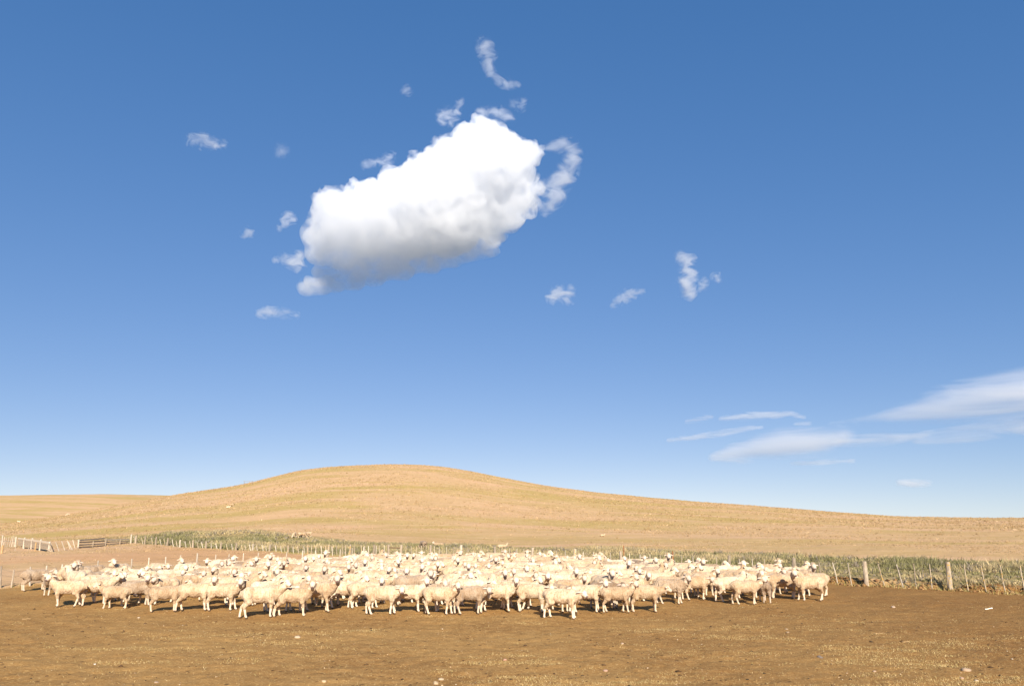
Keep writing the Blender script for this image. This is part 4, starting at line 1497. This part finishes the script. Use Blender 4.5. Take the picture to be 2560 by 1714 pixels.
yb = empty("board_fence", (0, 0, 0))
tag(yb, "stock yard fence of horizontal boards on stout posts at the far left", "fence")
A, B = at(44, 1371), at(122, 1382)
ends = []
for fx, py in ((60, 1343), (80, 1344), (101, 1347), (121, 1353)):
    f = (fx - 44) / 78
    foot = A.lerp(B, f)
    foot.z = zat(foot.x, foot.y)
    top = up_to(foot, fx, py)
    m = MB()
    m.pole(foot - Vector((0, 0, .2)), (foot.x, foot.y, top.z), 0.085, 0.075, 8, 0.006, 4, 0.012)
    m.build("post", pale_wood, yb)
tA, tB = up_to(A, 44, 1345), up_to(B, 122, 1356)
for k in range(4):
    f = 1 - 0.22 * k
    m = MB()
    p, q = A.lerp(tA, f), B.lerp(tB, f - 0.03 * k)
    off = Vector((0, 0.09, 0))
    m.board(p + off, q + off, 0.15, 0.035, jit=0.015)
    m.build("board", grey_wood if k else pale_wood, yb)
for (x0, y0), (x1, y1) in (((124, 1357), (134, 1381)), ((119, 1371), (134, 1381))):
    m = MB()
    p, q = up_to(B, x0, y0), up_to(B, x1, y1)
    m.board(p - Vector((0, .1, 0)), q - Vector((0, .1, 0)), 0.09, 0.05)
    m.build("brace", grey_wood, yb)

yp = empty("picket_fence", (0, 0, 0))
tag(yp, "row of pale pickets leaning to the right at the far left edge of the yards", "fence")
A, B = at(-6, 1369), at(40, 1368)
for fx, top, lean, r in ((7, 1337, 0, .075), (11, 1341, 2, .03), (15, 1341, 5, .03), (20, 1341, 6, .03), (26, 1341, 6, .03), (31, 1339, 5, .03), (35, 1340, 4, .03), (40, 1341, 1.5, .085)):
    foot = A.lerp(B, (fx - 3 + 6) / 46)
    foot.z = zat(foot.x, foot.y)
    t = up_to(foot, fx + lean * 0.5, top)
    m = MB()
    m.pole(foot - Vector((0, 0, .15)), t, r, r * 0.9, 7, 0.006, 4, 0.01)
    m.build("post" if r > .05 else "picket", pale_wood, yp)
m = MB()
p, q = up_to(A, -6, 1352), up_to(B, 40, 1352)
m.board(p + Vector((0, .1, 0)), q + Vector((0, .1, 0)), 0.06, 0.03)
m.build("rail", grey_wood, yp)

ys = empty("stake_fence", (0, 0, 0))
tag(ys, "broken fence of thin leaning stakes between the board fence and the rail fence", "fence")
for tx_, ty_, bx_, by_ in ((139, 1354, 147, 1380), (154, 1352, 162, 1378), (168, 1351, 175, 1376), (170, 1353, 181, 1377), (182, 1349, 187, 1375), (126, 1356, 134, 1381)):
    foot = at(bx_, by_)
    t = up_to(foot, tx_, ty_)
    m = MB()
    m.pole(foot - (t - foot).normalized() * 0.12, t, 0.034, 0.03, 7, 0.006, 4, 0.01)
    m.build("stake", pale_wood, ys)

yr = empty("rail_fence", (0, 0, 0))
tag(yr, "wooden rail fence of two panels with long horizontal rails left of the wire fence", "fence")
A, M_, B = at(194, 1373), at(263, 1368), at(326, 1364)
fts = [(194, 1348, A, .075), (230, 1352, A.lerp(M_, .52), .05), (263, 1345, M_, .075), (298, 1347, M_.lerp(B, .55), .05), (325, 1345, B, .075)]
for fx, ty_, foot, r in fts:
    t = up_to(foot, fx, ty_)
    m = MB()
    m.pole((foot.x, foot.y, zat(foot.x, foot.y) - .2), (foot.x, foot.y, t.z), r, r * .93, 8, 0.006, 4, 0.01)
    m.build("post", pale_wood if fx < 200 else grey_wood, yr)
for P0, P1, rows_ in ((A, M_, ((1350, 1345), (1355, 1351), (1362, 1358), (1368, 1363))), (M_, B, ((1349, 1347), (1354, 1352), (1360, 1356)))):
    for l, r in rows_:
        x0, x1 = (195, 263) if P0 is A else (263, 325)
        p, q = up_to(P0, x0, l), up_to(P1, x1, r)
        m = MB()
        m.board(p - Vector((0, .1, 0)), q - Vector((0, .1, 0)), 0.13, 0.04, jit=0.02)
        m.build("rail", pale_wood if l in (1350, 1349) else grey_wood, yr)
pk = empty("loose_plank", at(288, 1366))
p, q = up_to(M_, 265, 1366), up_to(B, 313, 1362)
m = MB()
o_ = Vector(pk.location)
m.board(p - o_ - Vector((0, .32, 0)), q - o_ - Vector((0, .32, 0)), 0.20, 0.04)
m.build("plank", pale_wood, pk)
tag(pk, "pale plank lying against the foot of the rail fence", "plank")

yw = empty("pen_fence", (0, 0, 0))
tag(yw, "short line of thin posts and one tan post before the board fence", "fence")
wl_ = []
for fx, ty_, by_, r, mt in ((3, 1362, 1388, .085, tan_wood), (37, 1358, 1381, .03, grey_wood), (70, 1356, 1379, .03, grey_wood), (87, 1355, 1379, .06, tan_wood), (108, 1358, 1378, .03, grey_wood)):
    foot = at(fx, by_)
    t = up_to(foot, fx, ty_)
    m = MB()
    m.pole(foot - Vector((0, 0, .2)), (foot.x, foot.y, t.z), r, r * .93, 8, 0.006, 4, 0.01)
    m.build("post", mt, yw)
    wl_.append((foot, Vector((foot.x, foot.y, t.z))))
wires(yw, wl_, (0.5, 0.9))

# gate frame and a few posts on the skyline of the hill
q = on_ground(620, 1213)
gf_ = empty("gate_frame", (q[0], q[1], zat(q[0], q[1])))
tag(gf_, "tiny two post frame on the hill's skyline", "frame")
for sx_ in (-1.7, 1.7):
    m = MB()
    m.pole((sx_, 0, -.5), (sx_, 0, 1.9), .06, .05, 7)
    m.build("post", dark_wood, gf_)
m = MB()
m.board((-2.1, 0, 1.75), (2.1, 0, 1.75), .09, .08)
m.build("crossbar", dark_wood, gf_)
m = MB()
m.board((-1.7, 0, 0.9), (1.7, 0, 0.9), .06, .06)
m.build("crossbar", dark_wood, gf_)
hf = empty("skyline_fence", (0, 0, 0))
tag(hf, "sparse line of tiny posts climbing the skyline left of the hill frame", "fence")
for px in (470, 492, 512, 533, 552, 572, 586, 600):
    py = np.interp(px, [h[0] for h in HILL_PX], [h[1] for h in HILL_PX]) + 3
    q = on_ground(px, py)
    m = MB()
    m.pole((q[0], q[1], q[2] - .4), (q[0], q[1], q[2] + 0.9), .045, .04, 6)
    m.build("post", dark_wood, hf)

# ---------------------------------------------------------------- stones, sticks, pebbles, dung
stone_m, nt, b = new_mat("stone", 0.85)
info = nd(nt, "ShaderNodeObjectInfo")
sf = noise_node(nt, 9, 5, 0.65, nd(nt, "ShaderNodeTexCoord").outputs["Object"])
nt.links.new(mixc(nt, 1.0, info.outputs["Color"], ramp(nt, sf, [(0.3, (0.62, 0.58, 0.52)), (0.65, (1.0, 1.0, 1.0))]), 'MULTIPLY'), b.inputs["Base Color"])


def rock_mesh(seed, n=12, m=8):
    rings = []
    for i in range(m):
        t = rad(-82 + 164 * i / (m - 1))
        rings.append([(math.cos(t) * math.cos(a), math.cos(t) * math.sin(a), math.sin(t)) for a in [2 * math.pi * j / n for j in range(n)]])
    mb = MB()
    mb.ring_stack(rings)
    v = np.array(mb.v)
    k = 1 + 0.30 * noise3(v * 1.3 + seed * 7.1, seed) + 0.12 * noise3(v * 3.1, seed + 1)
    mb.v = [tuple(x) for x in v * k[:, None]]
    return mb.mesh("stone", True)


RM = [rock_mesh(s_) for s_ in range(5)]
SG = "stones lying on the yard"
for k, (px, py, w, tone, lab) in enumerate((
    (744, 1591, 15, (.72, .60, .42), "large pale tan stone below the foremost sheep of the left half"),
    (2233, 1518, 10, (.66, .52, .40), "pinkish stone on the dark soil between the flock and the white stick"),
    (2415, 1676, 19, (.60, .46, .32), "largest brown stone near the bottom right corner"),
    (1089, 1708, 15, (.70, .55, .36), "tan stone at the bottom edge, left one of a pair"),
    (1103, 1698, 14, (.66, .54, .38), "tan stone above its neighbour at the bottom edge, right one of a pair"),
    (810, 1705, 13, (.74, .60, .38), "flat yellowish stone alone on the bottom edge left of the pair"),
    (347, 1542, 6, (.74, .62, .46), "small pale stone in front of the small tan walking sheep"),
    (237, 1659, 6, (.86, .82, .74), "small bright white stone in the bottom left part"),
    (2531, 1649, 6, (.60, .50, .37), "small pale stone close to the right picture edge, lower part"),
    (1966, 1573, 8, (.50, .38, .25), "brown stone touching another below the right end of the flock"),
    (1969, 1580, 9, (.46, .34, .22), "flat brown stone under its twin below the right end of the flock"),
    (1514, 1675, 11, (.62, .42, .31), "reddish flat stone below the foremost right half sheep"),
    (1556, 1609, 9, (.74, .56, .40), "pale flat stone midway between the flock's right half and the bottom edge"),
    (1262, 1651, 9, (.70, .42, .30), "pinkish stone at the lower middle of the yard"),
    (1106, 1573, 6, (.74, .60, .40), "small tan stone right below the sheep with the ragged belly"),
    (2441, 1697, 9, (.74, .62, .46), "pale stone under the largest brown stone, right one of two"),
    (2404, 1694, 9, (.62, .44, .32), "reddish stone under the largest brown stone, left one of two"),
    (391, 1703, 9, (.54, .42, .30), "dull brown stone on the bottom edge in the left part"),
    (2050, 1645, 13, (.27, .23, .20), "dark grey stone among straw in the lower right part"),
    (2186, 1678, 8, (.62, .46, .34), "small brown stone left of the largest brown stone"),
    (1619, 1670, 5, (.76, .62, .44), "tiny pale stone right of the reddish flat stone"),
)):
    q = on_level(px, py)
    s_ = w / 1870.0 * math.hypot(q[0], q[1]) / 2
    o = bpy.data.objects.new("stone", RM[k % 5])
    o.location = (q[0], q[1], zat(q[0], q[1]) + s_ * 0.12)
    o.scale = (s_, s_ * 0.8, s_ * 0.55)
    o.rotation_euler = (0, 0, k * 1.7)
    o.color = (tone[0] * .74, tone[1] * .70, tone[2] * .68, 1)
    if not RM[k % 5].materials:
        RM[k % 5].materials.append(stone_m)
    COL.objects.link(o)
    tag(o, lab, "stone", SG)
bone_m, nt, b = new_mat("bleached_stick", 0.8)
b.inputs["Base Color"].default_value = (0.84, 0.78, 0.66, 1)
q = on_level(2472, 1523)
m = MB()
rings = []
for t in np.linspace(-0.13, 0.13, 7):
    r = 0.012 + 0.008 * (abs(t) / 0.13) ** 3
    rings.append([(t, r * math.cos(a), r * math.sin(a) + 0.02 + 0.012 * math.sin(t * 14)) for a in [k * math.pi / 4 for k in range(8)]])
m.ring_stack(rings)
o = m.build("stick", bone_m, smooth=True)
o.location = (q[0], q[1], zat(q[0], q[1]))
o.rotation_euler = (0, 0, rad(14))
tag(o, "short white stick lying on the dark soil at the right", "stick")
for k, (px, py, L, an, lab) in enumerate(((2201, 1586, 0.24, 4, "thin pink twig lying on soil left of the straw in the right part"), (2265, 1606, 0.14, -3, "short pink twig near straw, lower of two in the right part"),
                                          (66, 1548, 0.22, 8, "flat pale twig on bare soil at the left"))):
    q = on_level(px, py)
    m = MB()
    m.pole((-L / 2, 0, .012), (L / 2, 0, .016), 0.011, 0.007, 6, 0.008, 5)
    o = m.build("twig", tan_wood)
    o.location = (q[0], q[1], zat(q[0], q[1]))
    o.rotation_euler = (0, 0, rad(an))
    tag(o, lab, "twig", "twigs on the yard")


def bits(name, X, Y, S, C, flat=0.6):
    """small eight-faced lumps lying on the ground"""
    n = len(X)
    base = np.array([(1, 0, 0), (0, 1, 0), (-1, 0, 0), (0, -1, 0), (0, 0, 1), (0, 0, -.5)], float)
    tri = np.array([(0, 1, 4), (1, 2, 4), (2, 3, 4), (3, 0, 4), (1, 0, 5), (2, 1, 5), (3, 2, 5), (0, 3, 5)])
    v = base[None] * R.uniform(0.6, 1.3, (n, 6, 1)) * S[:, None, None]
    v[:, :, 2] *= flat
    a = R.uniform(0, 6.28, n)
    ca, sa = np.cos(a)[:, None], np.sin(a)[:, None]
    x, y = v[:, :, 0] * ca - v[:, :, 1] * sa, v[:, :, 0] * sa + v[:, :, 1] * ca
    Z = height(X, Y)
    v = np.stack([x + X[:, None], y + Y[:, None], v[:, :, 2] + Z[:, None] + S[:, None] * 0.1], 2)
    f = (tri[None] + 6 * np.arange(n)[:, None, None]).reshape(-1, 3)
    me = mesh_np(name, v.reshape(-1, 3), f)
    at_ = me.attributes.new("col", 'FLOAT_COLOR', 'FACE')
    c = np.ones((n * 8, 4), np.float32)
    c[:, :3] = np.repeat(C, 8, 0)
    at_.data.foreach_set("color", c.ravel())
    return tag(link(name, me, leaf_m), kind="stuff")


def polar(n, d0, d1, a=0.68):
    d = d0 * np.exp(R.uniform(0, 1, n) * math.log(d1 / d0))
    z = R.uniform(-a, a, n)
    x, y = d * np.sin(z), d * np.cos(z)
    k = y < yard_y(x) + 0.2
    return x[k], y[k]


x, y = polar(2400, 10.5, 30)
bits("pebbles", x, y, np.clip(R.lognormal(-4.75, 0.45, len(x)), .004, .026), pick([(.52, .38, .22), (.46, .31, .18), (.62, .50, .35), (.36, .24, .14)], [4, 4, 1, 3], len(x)))
x, y = polar(3000, 10.5, 30)
k = R.uniform(0, 1, len(x)) < np.clip(0.5 + fbm2(x * 0.5, y * 0.5, 121, 3), 0.15, 1)
x, y = x[k], y[k]
bits("dung", x, y, np.clip(R.lognormal(-3.9, 0.42, len(x)), .008, .055), pick([(.09, .05, .025), (.13, .075, .035), (.06, .04, .025)], [3, 3, 2], len(x)), 0.45)
n = 2600
x = R.uniform(4.5, 24, n)
y = fence_y(x) + R.normal(0.15, 0.22, n)
bits("soil_clods", x, y, np.clip(R.lognormal(-3.1, 0.5, n), .015, .13), pick([(.26, .14, .06), (.34, .20, .09), (.18, .095, .04)], [3, 2, 3], n), 0.75)
